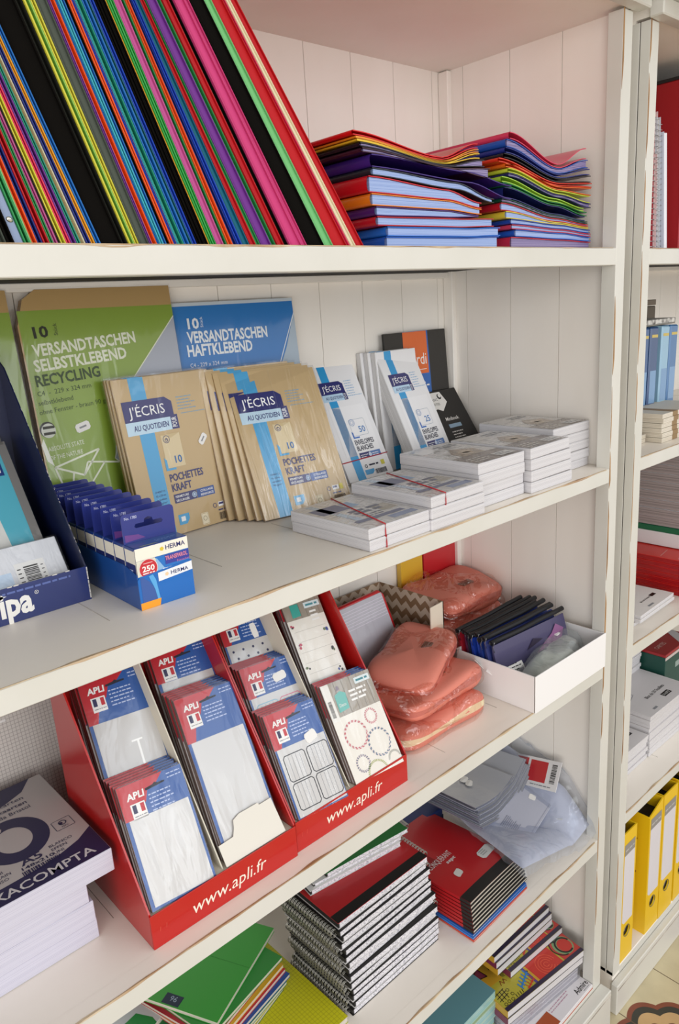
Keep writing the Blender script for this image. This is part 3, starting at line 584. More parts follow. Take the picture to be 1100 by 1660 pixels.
# blue self-seal envelopes
t = base_pack('large blue envelope pack standing at the rear between green pack and white planks', 'envelopes', .229, .324, .010, (-.6510, .3365, Z2), 0, R_(5), FM('#1B78C4', w=.15, s=12), wenv_edge)
p = Pr((0, E0, 0)); wl = mat('#EDF3F8', .5)
p.rect(0, .319, .229, .324, mat('#C9D4DC', .5), 1); p.shape([(.229, .300), (.229, .06), (.16, .10), (.150, .150), (.205, .245)], FM('#A9BBCB', w=.15, s=12), 1); p.line([(.229, .300), (.150, .150), (.16, .10), (.229, .06)], .0016, wl, 2)
p.txt('10', .023, .286, .0150, wl, 2, bold=.03, w=.020); p.txt('Stück', .050, .287, .005, wl, 2, rot=PI / 2)
p.txt('VERSANDTASCHEN', .019, .265, .0165, wl, 2, bold=.03, w=.150); p.txt('HAFTKLEBEND', .016, .2455, .0165, wl, 2, bold=.03, w=.120); p.txt('C4 - 229 x 324 mm', .017, .229, .006, wl, 2)
p.line([(.06, .04), (.12, .07), (.095, .02), (.06, .04)], .0025, wl, 2); p.line([(.095, .02), (.16, .035), (.12, .07)], .0025, wl, 2)
p.build('cover_print', t)
f = G(); f.box(-.001, .230, -.0012, .012, 0, .326, film('pack_film_large')); f.build('film_wrap', t)

# white envelopes, tall DL format
def dl_print(p, W, H, num, gloss=.12):
    nv, bl, lt, wt = FM('#2B2D6E', w=gloss), FM('#2E9BD6', w=gloss), FM('#BBD8EE', w=gloss), mat('#F4F4F4', .5)
    p.rect(.20 * W, 0, .37 * W, H, bl, 0); p.rect(.13 * W, .20 * H, .9 * W, .62 * H, mat('#F1F0F1', .45, coat=.35, wrinkle=.12), 1); p.rect(.20 * W, 0, .37 * W, .66 * H, bl, 1)
    p.shape([(.10 * W, .735 * H), (.62 * W, .735 * H), (.62 * W, .815 * H), (.55 * W, .84 * H), (.10 * W, .84 * H)], nv, 3)
    p.rect(.10 * W, .675 * H, .55 * W, .735 * H, lt, 3); p.rect(.55 * W, .675 * H, .63 * W, .74 * H, nv, 3)
    p.txt("J'ÉCRIS", .15 * W, .760 * H, .048 * H, wt, 4, w=.40 * W); p.txt('AU QUOTIDIEN', .16 * W, .692 * H, .026 * H, nv, 4, bold=.01, w=.37 * W); p.txt('POUR', .61 * W, .682 * H, .026 * H, wt, 4, rot=PI / 2, w=.05 * H)
    p.lines(.66 * W, .83 * H, .86 * W, 6, .022 * H, .006 * H, mat('#8FB2D4', .5), 2, 9); p.lines(.64 * W, .70 * H, .98 * W, 1, .02, .0012, mat('#8FB2D4', .5), 2, 3)
    p.frame(.44 * W, .36 * H, .78 * W, .50 * H, .0006, mat('#9AA4B4', .5), 2); p.ring(.50 * W, .475 * H, .06 * W, .010 * W, mat('#93A6C8', .5), 3); p.ring(.50 * W, .475 * H, .035 * W, .008 * W, mat('#93A6C8', .5), 3, 14)
    p.txt(num, .60 * W, .385 * H, .052 * H, mat('#3A78B8', .5), 3, bold=.01); p.shape([(.42 * W, .34 * H), (.56 * W, .34 * H), (.56 * W, .352 * H), (.45 * W, .352 * H), (.45 * W, .39 * H), (.42 * W, .40 * H)], mat('#3A6FC0', .5), 2)
    bk = mat('#22223A', .5); p.txt('ENVELOPPES', .41 * W, .285 * H, .040 * H, bk, 3, bold=.02, w=.42 * W); p.txt('BLANCHES', .41 * W, .235 * H, .040 * H, bk, 3, bold=.02, w=.36 * W)
    p.rect(.41 * W, .165 * H, .64 * W, .215 * H, nv, 2); p.rect(.645 * W, .165 * H, .88 * W, .215 * H, mat('#5C7FB8', .5), 2); p.disc(.64 * W, .19 * H, .035 * W, mat('#CBD6EA', .5), 3)
    p.lines(.43 * W, .192 * H, .60 * W, 2, .016 * H, .006 * H, wt, 3, 4); p.lines(.69 * W, .192 * H, .86 * W, 2, .016 * H, .006 * H, wt, 3, 5)
    p.ring(.46 * W, .10 * H, .03 * W, .012 * W, bk, 2, 12); p.lines(.53 * W, .098 * H, .75 * W, 1, .01, .003, bk, 2, 8, 0); p.rect(.80 * W, .085 * H, .88 * W, .125 * H, mat('#D2C84A', .5), 2); p.bars(.62 * W, .02 * H, .88 * W, .06 * H, bk, None, 2)
    p.shape([(.40 * W, .03 * H), (.55 * W, .03 * H), (.6 * W, .05 * H), (.6 * W, .07 * H), (.40 * W, .07 * H)], bl, 2)
def dl_pack(label, num, loc, rz, lean, T, band=None, W=.110, H=.220):
    t = base_pack(label, 'envelopes', W, H, T, loc, rz, lean, wenv, wenv_edge, 'white_envelope_pack', 'tall white envelope packs')
    p = Pr((0, E0, 0)); dl_print(p, W, H, num); p.build('cover_print', t)
    if band is not None:
        g = G(); z = band; g.tube([(-.0012, -.0018, z), (W * .5, -.0020, z + .001), (W + .0012, -.0018, z + .002), (W + .0012, T + .0012, z + .002), (-.0012, T + .0012, z)], .0009, mat('#C2242E', .5), 6, True); g.build('rubber_band', t)
    return t
dl_pack('white envelope pack marked fifty, held by a red rubber band, beside the kraft pochettes', '50', (-.390, .2831, Z2), R_(.6), R_(26), .022, .036)
dl_pack('leaning white envelope pack marked twenty-five, in front of the standing white stack', '25', (-.2482, .2455, Z2), R_(4.7), R_(25), .024)
for i, (dy, lab) in enumerate(((0, 'foremost upright white envelope pack of the stack behind the leaning one'), (.0165, 'second upright white envelope pack of the standing stack'), (.033, 'rearmost upright white envelope pack of the standing stack, next to the planks'))):
    dl_pack(lab, '25', (-.258 - i * .006, .3195 + dy * .8, Z2), R_(1.4), R_(5.0), .0128)
# black and orange pack by the corner
t = base_pack('black pack with orange panel and blue stripes standing in the corner by the side planks', 'envelopes', .176, .250, .006, (-.2115, .344, Z2), 0, R_(4), mat('#1B1916', .35, coat=.4, wrinkle=.2), mat('#15130F', .6), 'envelope_pack')
p = Pr((0, E0, 0)); og, bu, wt = FM('#E0661C', w=.2), FM('#1D62B4', w=.2), mat('#F2EFEA', .5)
p.rect(.050, 0, .122, .250, bu, 1); p.rect(.050, .168, .118, .2495, og, 2); p.txt('verdi', .058, .186, .022, wt, 3, w=.055); p.line([(.058, .176), (.112, .176)], .001, wt, 3)
p.txt('ENVELOPPES', .056, .142, .009, wt, 3, bold=.02, w=.050); p.lines(.108, .143, .119, 1, .01, .003, wt, 3); p.rect(.09, .05, .118, .13, mat('#C9CCD0', .4), 2); p.build('cover_print', t)
# black leaning pouch with white cap label
W_, H_ = .105, .150
t = thing('notebook_pack', 'black notebook pack with white cap label leaning by the side planks', 'notebook', (-.128, .262, Z2 + .006), R_(2), R_(33))
g = G(); g.cbox(0, W_, 0, .010, 0, H_, mat('#1C1A18', .5), .001); g.build('notebooks', t)
p = Pr((0, 0, 0)); wt = mat('#E6E3DE', .5); bk = mat('#151515', .5)
p.shape([(.004, H_ - .004), (.052, H_ - .004), (.060, H_ - .028), (.036, H_ - .046), (.022, H_ - .040), (.004, H_ - .044)], wt, 0); p.disc(.044, H_ - .014, .006, bk, 1); p.disc(.0455, H_ - .0125, .004, wt, 2)
p.txt('BASIC', .012, H_ - .022, .005, bk, 1, w=.024); p.txt('NOTES', .012, H_ - .032, .005, bk, 1, w=.024)
p.txt('Minibook', .030, H_ - .068, .0075, wt, 1, bold=.01); p.rect(.030, H_ - .084, .068, H_ - .076, mat('#8FA9BE', .5), 1); p.lines(.030, H_ - .094, .066, 3, .006, .002, wt, 1, 4); p.build('cover_print', t)

# ------------------------------------------------ flat boxes of white envelopes along the front edge
RBAND = mat('#C2242E', .5)
def flat_pack(label, x0, y0, z0, W=.116, D=.158, T=.0148, kind='banner', band=False, rz=0.0, pitch=0.0, group='flat boxes of white envelopes'):
    t = thing('envelope_box', label, 'envelopes', (x0, y0, z0), rz, pitch, 0, group)
    g = G(); g.cbox(0, W, 0, D, 0, T, w_edge_z, .0012); g.build('envelopes', t)
    tp = mat('#D6D3D0', .35, coat=.8, wrinkle=.5, wscale=30)
    p = Pr((0, 0, T), (1, 0, 0), (0, 1, 0), (0, 0, 1)); p.rect(.0012, .0012, W - .0012, D - .0012, tp, 0)
    if kind == 'banner':                                            # print turned so that it reads from the depth side
        nv, lb, gy = mat('#7E8094', .45), mat('#9CB0C8', .45), mat('#80808A', .5)
        p.rect(.008, .095, .058, .128, nv, 1); p.rect(.062, .100, .080, .126, lb, 1); p.rect(.020, .035, .032, .150, mat('#AFC3D4', .4, coat=.8, wrinkle=.5), 1)
        p.rect(.012, .030, .100, .040, nv, 2); p.lines(.040, .075, .100, 2, .012, .008, gy, 2, 3, .2); p.lines(.040, .052, .085, 2, .008, .003, gy, 2, 5); p.rect(.080, .050, .108, .080, mat('#B4AB9A', .4, coat=.8, wrinkle=.5), 1); p.rect(.060, .012, .108, .026, mat('#7886A8', .4, coat=.8), 1)
    else:
        R = random.Random(label); br, dk, be = mat('#A89888', .4, coat=.8, wrinkle=.5), mat('#7E736E', .4, coat=.8, wrinkle=.5), mat('#C8B49C', .4, coat=.8, wrinkle=.5)
        p.rect(.002, .002, W - .002, .052, dk, 1); p.shape([(.030, .052), (.085, .052), (.095, .085), (.060, .105), (.035, .080)], br, 2); p.disc(.066, .078, .017, be, 3, 16, .011); p.disc(.058, .066, .012, be, 3, 16, .009)
        p.rect(.068, .010, W - .008, .030, mat('#DAD8D6', .4), 2); p.lines(.072, .022, W - .012, 2, .007, .003, GREY, 3, 2); p.lines(.010, .030, .055, 3, .009, .003, mat('#D8D4CE', .5), 2, 6); p.rect(.008, .112, .050, .148, mat('#C9C6C2', .4, coat=.8), 1); p.lines(.060, .135, .108, 2, .01, .004, GREY, 2, 8)
    p.build('cover_print', t)
    if band:
        g = G(); x = W * .42; g.tube([(x - .02, -.0012, -.0004), (x - .02, -.0012, T * .5), (x - .019, -.0004, T + .001), (x + .03, D, T + .001), (x + .03, D + .001, T * .5), (x + .03, D + .001, -.0004)], .0008, RBAND, 6, True); g.build('rubber_band', t)
    return t
stacks = [(-.6135, .0070, 2, .0149, 'banner'), (-.4985, .0040, 3, .0155, 'banner'), (-.3750, .0165, 4, .0172, 'photo'), (-.2520, .0100, 4, .0178, 'photo'), (-.1330, .0460, 5, .0160, 'photo')]
names = ['first stack from the kraft pochettes', 'second stack from the kraft pochettes', 'middle stack', 'stack under the tilted box', 'stack by the bookcase post']
lvl = {2: ['bottom', 'top'], 3: ['bottom', 'middle', 'top'], 4: ['bottom', 'second lowest', 'third', 'top'], 5: ['bottom', 'second lowest', 'middle', 'second highest', 'top']}
R = random.Random(3)
for si, (x, y, n, T, kind) in enumerate(stacks):
    for k in range(n):
        top = k == n - 1; tilt_it = si == 3 and top
        lab = f'{"white" if not top else "printed" if kind == "photo" else "banner-printed"} envelope box, {lvl[n][k]} one of the {names[si]}'
        if si == 0: lab = f'white envelope box with red rubber band, {lvl[n][k]} one of the two nearest the kraft pochettes'.replace('nearest', 'beside')
        if si == 1 and top: lab = 'white envelope box with red rubber band, on top of the second stack'
        if tilt_it: lab = 'tilted envelope box with brown picture lying askew on the fourth stack'
        flat_pack(lab, x + (R.uniform(-.0015, .0015) if k else 0) + (.003 if si == 2 and k < 2 else 0), y + R.uniform(0, .002) + (.004 if si == 2 and k < 2 else 0), Z2 + .0003 + k * (T + .0004), T=T, kind=kind, band=(si == 0) or (si == 1 and top), rz=R.uniform(-.012, .012) + (.03 if tilt_it else 0), pitch=(-.10 if tilt_it else 0) * 0, D=.158 if si != 4 else .156)

# ------------------------------------------------ blue photo-corner boxes in their counter tray
hb, hn, hw, ho = mat('#1668B8', .3, coat=.3), mat('#232C66', .3, coat=.3), mat('#EDE6D6', .4), mat('#F0A02A', .4)
tw, tl = .0665, .262
tr = thing('counter_tray', 'blue cardboard counter tray with orange corner and white brand label', 'tray', (-.9035, .066, Z2), R_(-1))
g = G(); th = .001
g.ext([(0, 0, 0), (tw, 0, 0), (tw, 0, .0415), (.020, 0, .0385), (.0035, 0, .0375), (0, 0, .034)], (0, th, 0), hb); g.build('front_panel', tr)
g = G()
for x in (0, tw - th):
    g.ext([(x, th, 0), (x, tl, 0), (x, tl, .046), (x, .030, .046), (x, th, .040)], (th, 0, 0), mat('#1B4C94', .35, coat=.3))
g.box(th, tw - th, tl - th, tl, 0, .046, hb); g.box(th, tw - th, th, tl - th, 0, .0012, hb); g.line = None; g.build('tray_body', tr)
p = Pr((0, 0, 0), e=.00012); 
p.shape([(0, 0), (.0225, 0), (.0245, .008), (0, .008)], ho, 2); p.shape([(.003, .008), (.021, .008), (.019, .020), (.013, .030), (.006, .0365), (.003, .036)], mat('#3C5C9E', .35), 1)
p.shape([(.013, .036), (.018, .037), (.021, .030), (.0235, .008), (.0205, .008), (.0185, .020)], mat('#5AA6DC', .35), 2)
p.shape([(.024, .0270), (.0662, .0300), (.0662, .0400), (.024, .0368)], mat('#E6E7EA', .4), 3); p.txt('HERMA', .0395, .0312, .0042, hn, 4, bold=.012, w=.0215); p.disc(.0345, .0330, .0024, mat('#F2C9A0', .4), 4, 5)
p.build('tray_print', tr)
for i in range(10):
    lab = 'photo corner box at the tray front showing red round badge and brand band' if i == 0 else f'dark blue photo corner box with hanging tab, {ORD[i]} from the tray front' if i < 9 else 'last photo corner box at the rear end of the tray'
    bx = thing('photo_corner_box', lab, 'box', Matrix.Translation((-.9035, .066, Z2)) @ Matrix.Rotation(R_(-1), 4, 'Z') @ Vector((.0013, .0012 + i * .0255, .0014)), R_(-1), 0, 0, 'photo corner boxes in the blue tray')
    w, d, h = .0635, .0245, .068
    g = G(); g.cbox(0, w, 0, d, 0, h, mat('#1E3C86', .3, coat=.3), .0006); g.build('carton', bx)
    # hanging tab with euro slot
    g = G(); y = d - .0012; z1 = h + .033; rr_ = .004
    outl = [(.0, y, h - .001), (w, y, h - .001), (w, y, z1 - rr_), (w - rr_ * .3, y, z1 - rr_ * .3), (w - rr_, y, z1), (rr_, y, z1), (rr_ * .3, y, z1 - rr_ * .3), (0, y, z1 - rr_)]
    cx, cz = w / 2, h + .0175
    hole = [(cx - .0155, cz - .0022), (cx + .0155, cz - .0022), (cx + .0172, cz), (cx + .0155, cz + .0026), (cx + .0055, cz + .0026), (cx + .0045, cz + .0062), (cx, cz + .0080), (cx - .0045, cz + .0062), (cx - .0055, cz + .0026), (cx - .0155, cz + .0026), (cx - .0172, cz)]
    g.ext(outl, (0, .0008, 0), mat('#2B3580', .3, coat=.3), holes=[[(a, y, b_) for a, b_ in hole]]); g.build('hanging_tab', bx)
    q = Pr((0, y, 0), e=.00012); q.txt('No. 1780', .004, z1 - .0065, .0032, mat('#C9CDE6', .4), 0, w=.0145)
    if i in (0, 1): q.shape([(.002, h + .002), (.026, h + .003), (.018, h + .008), (.002, h + .010)], mat('#6A3F86', .3, coat=.3), 0)
    q.build('tab_print', bx)
    q = Pr((0, 0, 0), (0, -1, 0), (0, 0, 1), (-1, 0, 0), e=.00012); q.O = Vector((0, d, 0))
    q.rect(.0006, h - .0185, d - .0006, h - .0035, hw, 0); q.rect(.0006, .030, d - .0006, h - .0188, hn, 0); q.lines(.004, h - .027, d - .004, 4, .0046, .0014, mat('#B9C0DC', .4), 1, i); q.rect(d - .0012, .022, d - .0001, h - .002, hw, 2)
    q.build('side_print', bx)
    if i == 0:
        q = Pr((0, 0, 0), e=.00012); q.rect(0, h - .0145, w, h - .0008, hw, 0); q.rect(0, .0, w, h - .0147, mat('#2070BE', .3, coat=.3), 0); q.shape([(0, .036), (.016, .034), (.026, .046), (.022, h - .0147), (0, h - .0147)], mat('#DCD8C6', .4), 1)
        q.shape([(.018, .038), (.034, .036), (.024, h - .016)], mat('#8AB4D8', .4), 2)
        q.txt('HERMA', .036, h - .0095, .0052, hn, 2, bold=.012, w=.0240); q.disc(.0315, h - .0075, .0026, mat('#D8BE3A', .4), 2, 5)
        q.rect(.034, h - .0185 - .0075, w, h - .0155, mat('#3A3F96', .3), 2); q.txt('TRANSPAROL', .034, h - .0215, .0046, mat('#E0889A', .4), 4, bold=.02, w=.0275); q.txt('Fotoecken', .048, h - .0265, .0026, mat('#C07AB0', .4), 4); q.lines(.030, h - .0310, .060, 1, .01, .0016, mat('#E6ECF6', .4), 4, 5, 0)
        q.disc(.0130, .0430, .0112, mat('#E6D8D0', .4), 5, 26); q.disc(.0130, .0430, .0104, mat('#C42A34', .4), 6, 26); q.txt('250', .0058, .0405, .0060, mat('#F4EEE6', .4), 7, bold=.03, w=.0145); q.lines(.006, .0375, .020, 1, .01, .0014, mat('#F0D8D4', .4), 7, 2, 0); q.line([(.0075, .0495), (.0185, .0495)], .0006, mat('#F0D8D4', .4), 7)
        q.build('front_print', bx)
        q = Pr((0, 0, h), (1, 0, 0), (0, 1, 0), (0, 0, 1), e=.00012); q.rect(.001, .001, w - .001, d - .002, mat('#24589E', .3, coat=.3), 0); q.lines(.030, .012, w - .006, 2, .004, .0013, mat('#8FB0DA', .4), 1, 4); q.shape([(.006, .001), (.030, .001), (.026, .004), (.010, .004)], mat('#9AA48E', .4), 1); q.build('lid_print', bx)

# ------------------------------------------------ navy display box with clear sleeve packs
ax1 = -.9235; ax0 = -1.195; ay = .147
ag = thing('counter_display_box', 'navy cardboard display box with white lettering, at the frame edge of the envelope shelf', 'display box', (ax0, ay, Z2))
wd = ax1 - ax0; nb, nbd = mat('#1A2A66', .3, coat=.5), mat('#141C40', .35, coat=.4); raw = mat('#C9C6C0', .7)
g = G(); g.box(0, wd, 0, .0016, 0, .0395, nb); g.build('front_panel', ag)
g = G()
for x in (0, wd - .0016):
    prof = [(0, 0), (0, .040), (.004, .046), (.150, .258), (.170, .270), (.170, 0)]
    g.ext([(x, a + .0017, b_) for a, b_ in prof], (.0016, 0, 0), nbd)
g.box(.0016, wd - .0016, .168, .1696, 0, .275, nbd); g.box(.0016, wd - .0016, .0017, .168, 0, .0014, nb); g.build('box_body', ag)
g = G(); x = wd; R = random.Random(5); k = 60                      # torn white cardboard core along the cut edges
for i in range(k):
    if R.random() < .75:
        u = i / k; v = (i + R.uniform(.4, .95)) / k; y0_, z0_, y1_, z1_ = .0057 + .146 * u, .046 + .212 * u, .0057 + .146 * v, .046 + .212 * v
        o_ = R.uniform(.0003, .0012); g.poly([(x + .0001, y0_, z0_), (x + .0001, y1_, z1_), (x - .0012 + o_, y1_ - .0003, z1_ + .0004), (x - .0012 + o_, y0_ - .0003, z0_ + .0004)], raw)
for i in range(18):
    u = i / 18; a = R.uniform(.001, .003); g.box(wd - .0012, wd + .0002, -.0002, .0002, .002 + u * .036, .002 + u * .036 + a, raw)
for i in range(26):
    a = wd - .02 - i * .007; 
    if R.random() < .5: g.box(a - R.uniform(.002, .006), a, -.0002, .0012, .0392, .0398 + R.uniform(0, .0008), raw)
g.build('torn_edge', ag)
p = Pr((0, 0, 0)); wt = mat('#E8E6E0', .4)
p.txt('agipa', wd - .0640 - .062, .0085, .0262, wt, 1, bold=.035, w=.062); p.ring(wd - .0590, .0268, .0022, .0005, wt, 1, 16); p.txt('R', wd - .0598, .0258, .0020, wt, 1)
p.lines(.150, .0325, wd - .020, 1, .01, .0022, mat('#5A6AA4', .4), 1, 6, 0); p.shape([(wd - .112, .029), (wd - .100, .033), (wd - .090, .031), (wd - .100, .0275)], mat('#C9CCD6', .4), 1); p.build('front_print', ag)
SL = math.atan(.69)
def ag_pack(label, x, y, zb, W, H, T, col, kind):
    t = thing('sleeve_pack', label, 'packet', (x, y, zb), 0, SL, 0, 'clear packs in the navy display box')
    g = G(); g.cbox(0, W, 0, T, 0, H, col, .001); g.build('card', t)
    p = Pr((0, 0, 0)); bk = mat('#2A2A2C', .5)
    if kind == 'bar':
        p.rect(.001, .001, W - .001, H - .001, mat('#D9DCE2', .3, coat=1, wrinkle=.7, wscale=30), 0)
        p.rect(W - .055, .008, W - .022, .050, mat('#E4E4E2', .5), 1); p.bars(W - .046, .012, W - .030, .046, bk, None, 2, 4, True); p.lines(W - .053, .012, W - .048, 7, -.005, .0012, bk, 2, 2); p.lines(W - .027, .012, W - .024, 7, -.005, .001, bk, 2, 2)
        p.rect(W - .086, .006, W - .060, .042, mat('#C3D8EE', .3, coat=1, wrinkle=.7), 1); p.rect(W - .140, .004, W - .094, .046, mat('#DDE6F2', .3, coat=1, wrinkle=.7), 1)
    else:
        lb = mat('#58B0C4', .3, coat=.8, wrinkle=.3); p.rect(.002, .002, W - .010, H - .004, lb, 0); p.rect(0, H - .004, W - .002, H, mat('#A8A39E', .4, coat=1), 1); p.rect(W - .010, 0, W, H, mat('#7E7C7A', .35, coat=1, wrinkle=.3), 1)
        p.shape([(.0, .035), (W - .034, .038), (W - .040, H - .060), (W - .044, H - .055), (0, H - .055)], mat('#D3D3CF', .5), 1); p.lines(.004, H - .064, W - .046, 22, .0060, .0022, bk, 2, 6, .25)
        p.txt('INSTALLATION', W - .105, H - .052, .0062, bk, 2, bold=.01, w=.058); p.rect(W - .048, H - .044, W - .014, H - .012, mat('#243A78', .4), 1); p.txt('Oxford', W - .045, H - .040, .0080, wt, 3, bold=.01, w=.028); p.shape([(W - .045, H - .030), (W - .017, H - .030), (W - .017, H - .015), (W - .026, H - .021), (W - .031, H - .014), (W - .036, H - .021), (W - .045, H - .015)], wt, 2)
        p.sticker(W - .068, H - .085, STK, 4, .024, .013, R_(6), GREY); p.rect(W - .075, .040, W - .022, .046, mat('#CFE3EA', .3, coat=1), 3)
    p.build('cover_print', t)
    f = G(); f.box(-.001, W + .001, -.0012, T + .001, -.0005, H + .001, film('pack_film', '#FEFEFE', .015, 0, .35, 22, (1, 1, .3))); f.build('film_wrap', t)
    return t
ag_pack('clear sleeve pack with a barcode label at the front of the navy display box', ax0 + .012, ay + .0095, Z2 + .010, .248, .072, .004, mat('#C9CDD4', .4), 'bar')
ag_pack('turquoise-backed sleeve pack with small navy logo in the navy display box', ax0 + .010, ay + .030, Z2 + .008, .243, .200, .005, mat('#5FB0C0', .4), 'card')
ag_pack('turquoise-backed sleeve pack standing highest at the rear of the navy display box', ax0 + .012, ay + .050, Z2 + .008, .244, .290, .005, mat('#5FB0C0', .4), 'card')
# ---------------------------------------------------------------- third shelf
# stack of index-card packs
ex_edge = striped('skylit_card_edges', '#CDCBD8', '#AFADC0', 'Z', 1400, .28, .3)  # dim blue skylight put into the lavender edge colour
exn, exg = mat('#2A2650', .4), mat('#C6BFBD', .45, coat=.2)
EX = [(-.1180, -.0235, .0, -.9985, .0905, 'bottom index-card pack of the tall stack beside the red display'), (0, 0, 0, -1.0000, .0890, 'second lowest index-card pack of the stack beside the red display'),
      (0, 0, 0, -1.0040, .0870, 'third index-card pack from below in the stack beside the red display'), (0, 0, 0, -.9715, .0830, 'top index-card pack with navy lettering, sticking out over its stack')]
ez = Z3 + .0003
for i, (_a, _b, _c, xr, yf, lab) in enumerate(EX):
    T = .0262 if i < 3 else .0290; W, D = .148, .210
    t = thing('index_card_pack', lab, 'index cards', (xr - W, yf, ez), R_([.3, -.4, .5, .2][i]), group='index-card packs in one stack')
    g = G(); g.cbox(0, W, 0, D, 0, T, ex_edge, .0008); g.build('cards', t); ez += T + .0003
    if i == 3:
        p = Pr((0, 0, T), (1, 0, 0), (0, 1, 0), (0, 0, 1)); p.rect(.0008, .0008, W - .0008, D - .0008, exg, 0)
        arc = [(0, .0008), (W - .0008, .0008), (W - .0008, .056)] + [(W * (1 - q / 10), .056 - .028 * math.sin(q / 10 * PI / 2) - .000) for q in range(1, 11)]
        arc = [(.0008, .0008), (W - .0008, .0008), (W - .0008, .056), (W * .86, .042), (W * .70, .034), (W * .50, .029), (W * .25, .027), (.0008, .027)]
        p.shape(arc, exn, 1); p.txt('EXACOMPTA', .012, .0075, .0135, mat('#DAD6D8', .45), 2, bold=.012, w=W - .026)
        p.shape([(.0008, D - .0008), (W * .90, D - .0008), (W * .78, D - .024), (W * .60, D - .036), (W * .3, D - .044), (.0008, D - .046)], exn, 1)
        p.ring(.074, .098, .039, .0190, exn, 1, 40, ry=.044); p.disc(.058, .128, .012, exg, 2, 12, .008)
        for s, v, b_ in (('Karteikarten', .170, .0), ('Indexkaarten', .158, .01), ('Fiche / Scheda Bristol', .146, .0)): p.txt(s, .112, v, .0072, exn, 2, bold=b_, al='r', w=.060 if 'Fiche' not in s else .085)
        p.txt('A5', .064, .045, .0120, exn, 2, bold=.02, w=.024); p.txt('148x210', .062, .0375, .0052, exn, 2, bold=.02, w=.036)
        for k_, s in enumerate(('BLANCO', 'EFFEN', 'UNI')): p.txt(s, .098, .052 - k_ * .0075, .0048, exn, 2)
        for k_, s in enumerate(('UNI', 'PLAIN', 'LISO')): p.txt(s, .034, .050 - k_ * .0075, .0048, exn, 2)
        p.bars(.060, .0275, .104, .0350, exn, None, 2, 6); p.frame(.116, .074, .138, .094, .0007, exn, 2, .001); p.ring(.127, .086, .0048, .0013, exn, 3, 14); p.disc(.125, .0855, .0022, exn, 3, 8); p.txt('PEFC', .1275, .0765, .0028, exn, 3, al='c')
        p.build('cover_print', t)
# large squared pad standing behind the index cards
m = bpy.data.materials.new('squared_paper'); m.use_nodes = True; nt = m.node_tree; b = nt.nodes['Principled BSDF']; b.inputs['Roughness'].default_value = .55
b.inputs['Coat Weight'].default_value = .25
tc = nt.nodes.new('ShaderNodeTexCoord'); sp = nt.nodes.new('ShaderNodeSeparateXYZ'); nt.links.new(tc.outputs['Object'], sp.inputs[0])
def gl(o, per, w):
    a = nt.nodes.new('ShaderNodeMath'); a.operation = 'PINGPONG'; a.inputs[1].default_value = per / 2; c = nt.nodes.new('ShaderNodeMath'); c.operation = 'LESS_THAN'; c.inputs[1].default_value = w
    nt.links.new(o, a.inputs[0]); nt.links.new(a.outputs[0], c.inputs[0]); return c.outputs[0]
def mx_(a, b_, op='MAXIMUM'):
    n = nt.nodes.new('ShaderNodeMath'); n.operation = op; nt.links.new(a, n.inputs[0]); nt.links.new(b_, n.inputs[1]); return n.outputs[0]
ln = mx_(gl(sp.outputs[0], .005, .0003), gl(sp.outputs[2], .005, .0003))
mix = nt.nodes.new('ShaderNodeMixRGB'); mix.inputs[1].default_value = lin('#D6CFC8'); mix.inputs[2].default_value = lin('#A79E98'); nt.links.new(ln, mix.inputs[0]); nt.links.new(mix.outputs[0], b.inputs['Base Color'])
SQ = m
t = thing('squared_pad', 'large grey squared paper pad standing upright behind the index-card stack', 'paper pad', (-1.235, .305, Z3 + .004), 0, R_(9))
g = G(); g.cbox(0, .322, 0, .016, 0, .34, SQ, .0008); g.build('sheets', t)
p = Pr((0, 0, 0)); bk = mat('#6A625E', .5); p.frame(.215, .200, .262, .222, .0006, bk, 0, .004); p.txt('50 f', .232, .206, .008, bk, 1); p.lines(.222, .186, .25, 2, .008, .003, mat('#EDE9E6', .4), 1, 3); p.build('cover_print', t)

# ------------------------------------------------ red label displays
red, redd, rawc = mat('#B8150F', .3, coat=.3), mat('#AC1412', .3, coat=.35), mat('#D9D2C0', .6)
APB, APR, APW = mat('#20549E', .35, coat=.35, wrinkle=.14, wscale=30), mat('#BE1826', .35, coat=.35, wrinkle=.14, wscale=30), mat('#EAE8E4', .4)
BLANK = mat('#C8C6C4', .32, coat=.8, wrinkle=.10, wscale=22)
kS = .649; TH = math.atan(kS)
def display(label, x0, y0, W=.2085):
    t = thing('label_display', label, 'display box', (x0, y0, Z3), 0)
    g = G(); g.cbox(0, W, 0, .0018, 0, .0445, red, .0005); g.box(.0018, W - .0018, .0018, .0026, .002, .043, rawc); g.build('front_panel', t)
    g = G(); prof = [(.0022, 0), (.0022, .0465), (.1880, .3245), (.1960, .3245), (.1960, 0)]
    for x in (0, W - .0022):
        out_ = red if x else redd
        g.ext([(x, a, z) for a, z in prof], (.0022, 0, 0), redd, red)
    g.box(.0022, W - .0022, .1945, .1960, 0, .330, redd); g.box(.0022, W - .0022, .0026, .1945, 0, .0014, rawc); g.box(.0024, W - .0024, .0028, .1940, .0405, .0418, rawc); g.build('box_body', t)
    # white card partition between the two columns and sloping back rest
    g = G(); xc = W * .482; pr2 = [(.006, .002), (.006, .040), (.186, .312), (.1940, .312), (.1940, .002)]
    g.ext([(xc, a, z) for a, z in pr2], (.0016, 0, 0), rawc); g.build('partition', t)
    p = Pr((0, 0, 0)); p.txt('www.apli.fr', .053, .0140, .0165, mat('#EFE2D2', .4), 1, shear=.18, w=.106); 
    for u in (.010, .018): p.line([(u, .020), (u + .0008, .026)], .0006, mat('#D65A4A', .4), 1)
    p.build('front_print', t)
    return t
dA = display('larger-stock red label display with blank white labels, beside the index cards'.replace('larger-stock ', ''), -.9640, .0260)
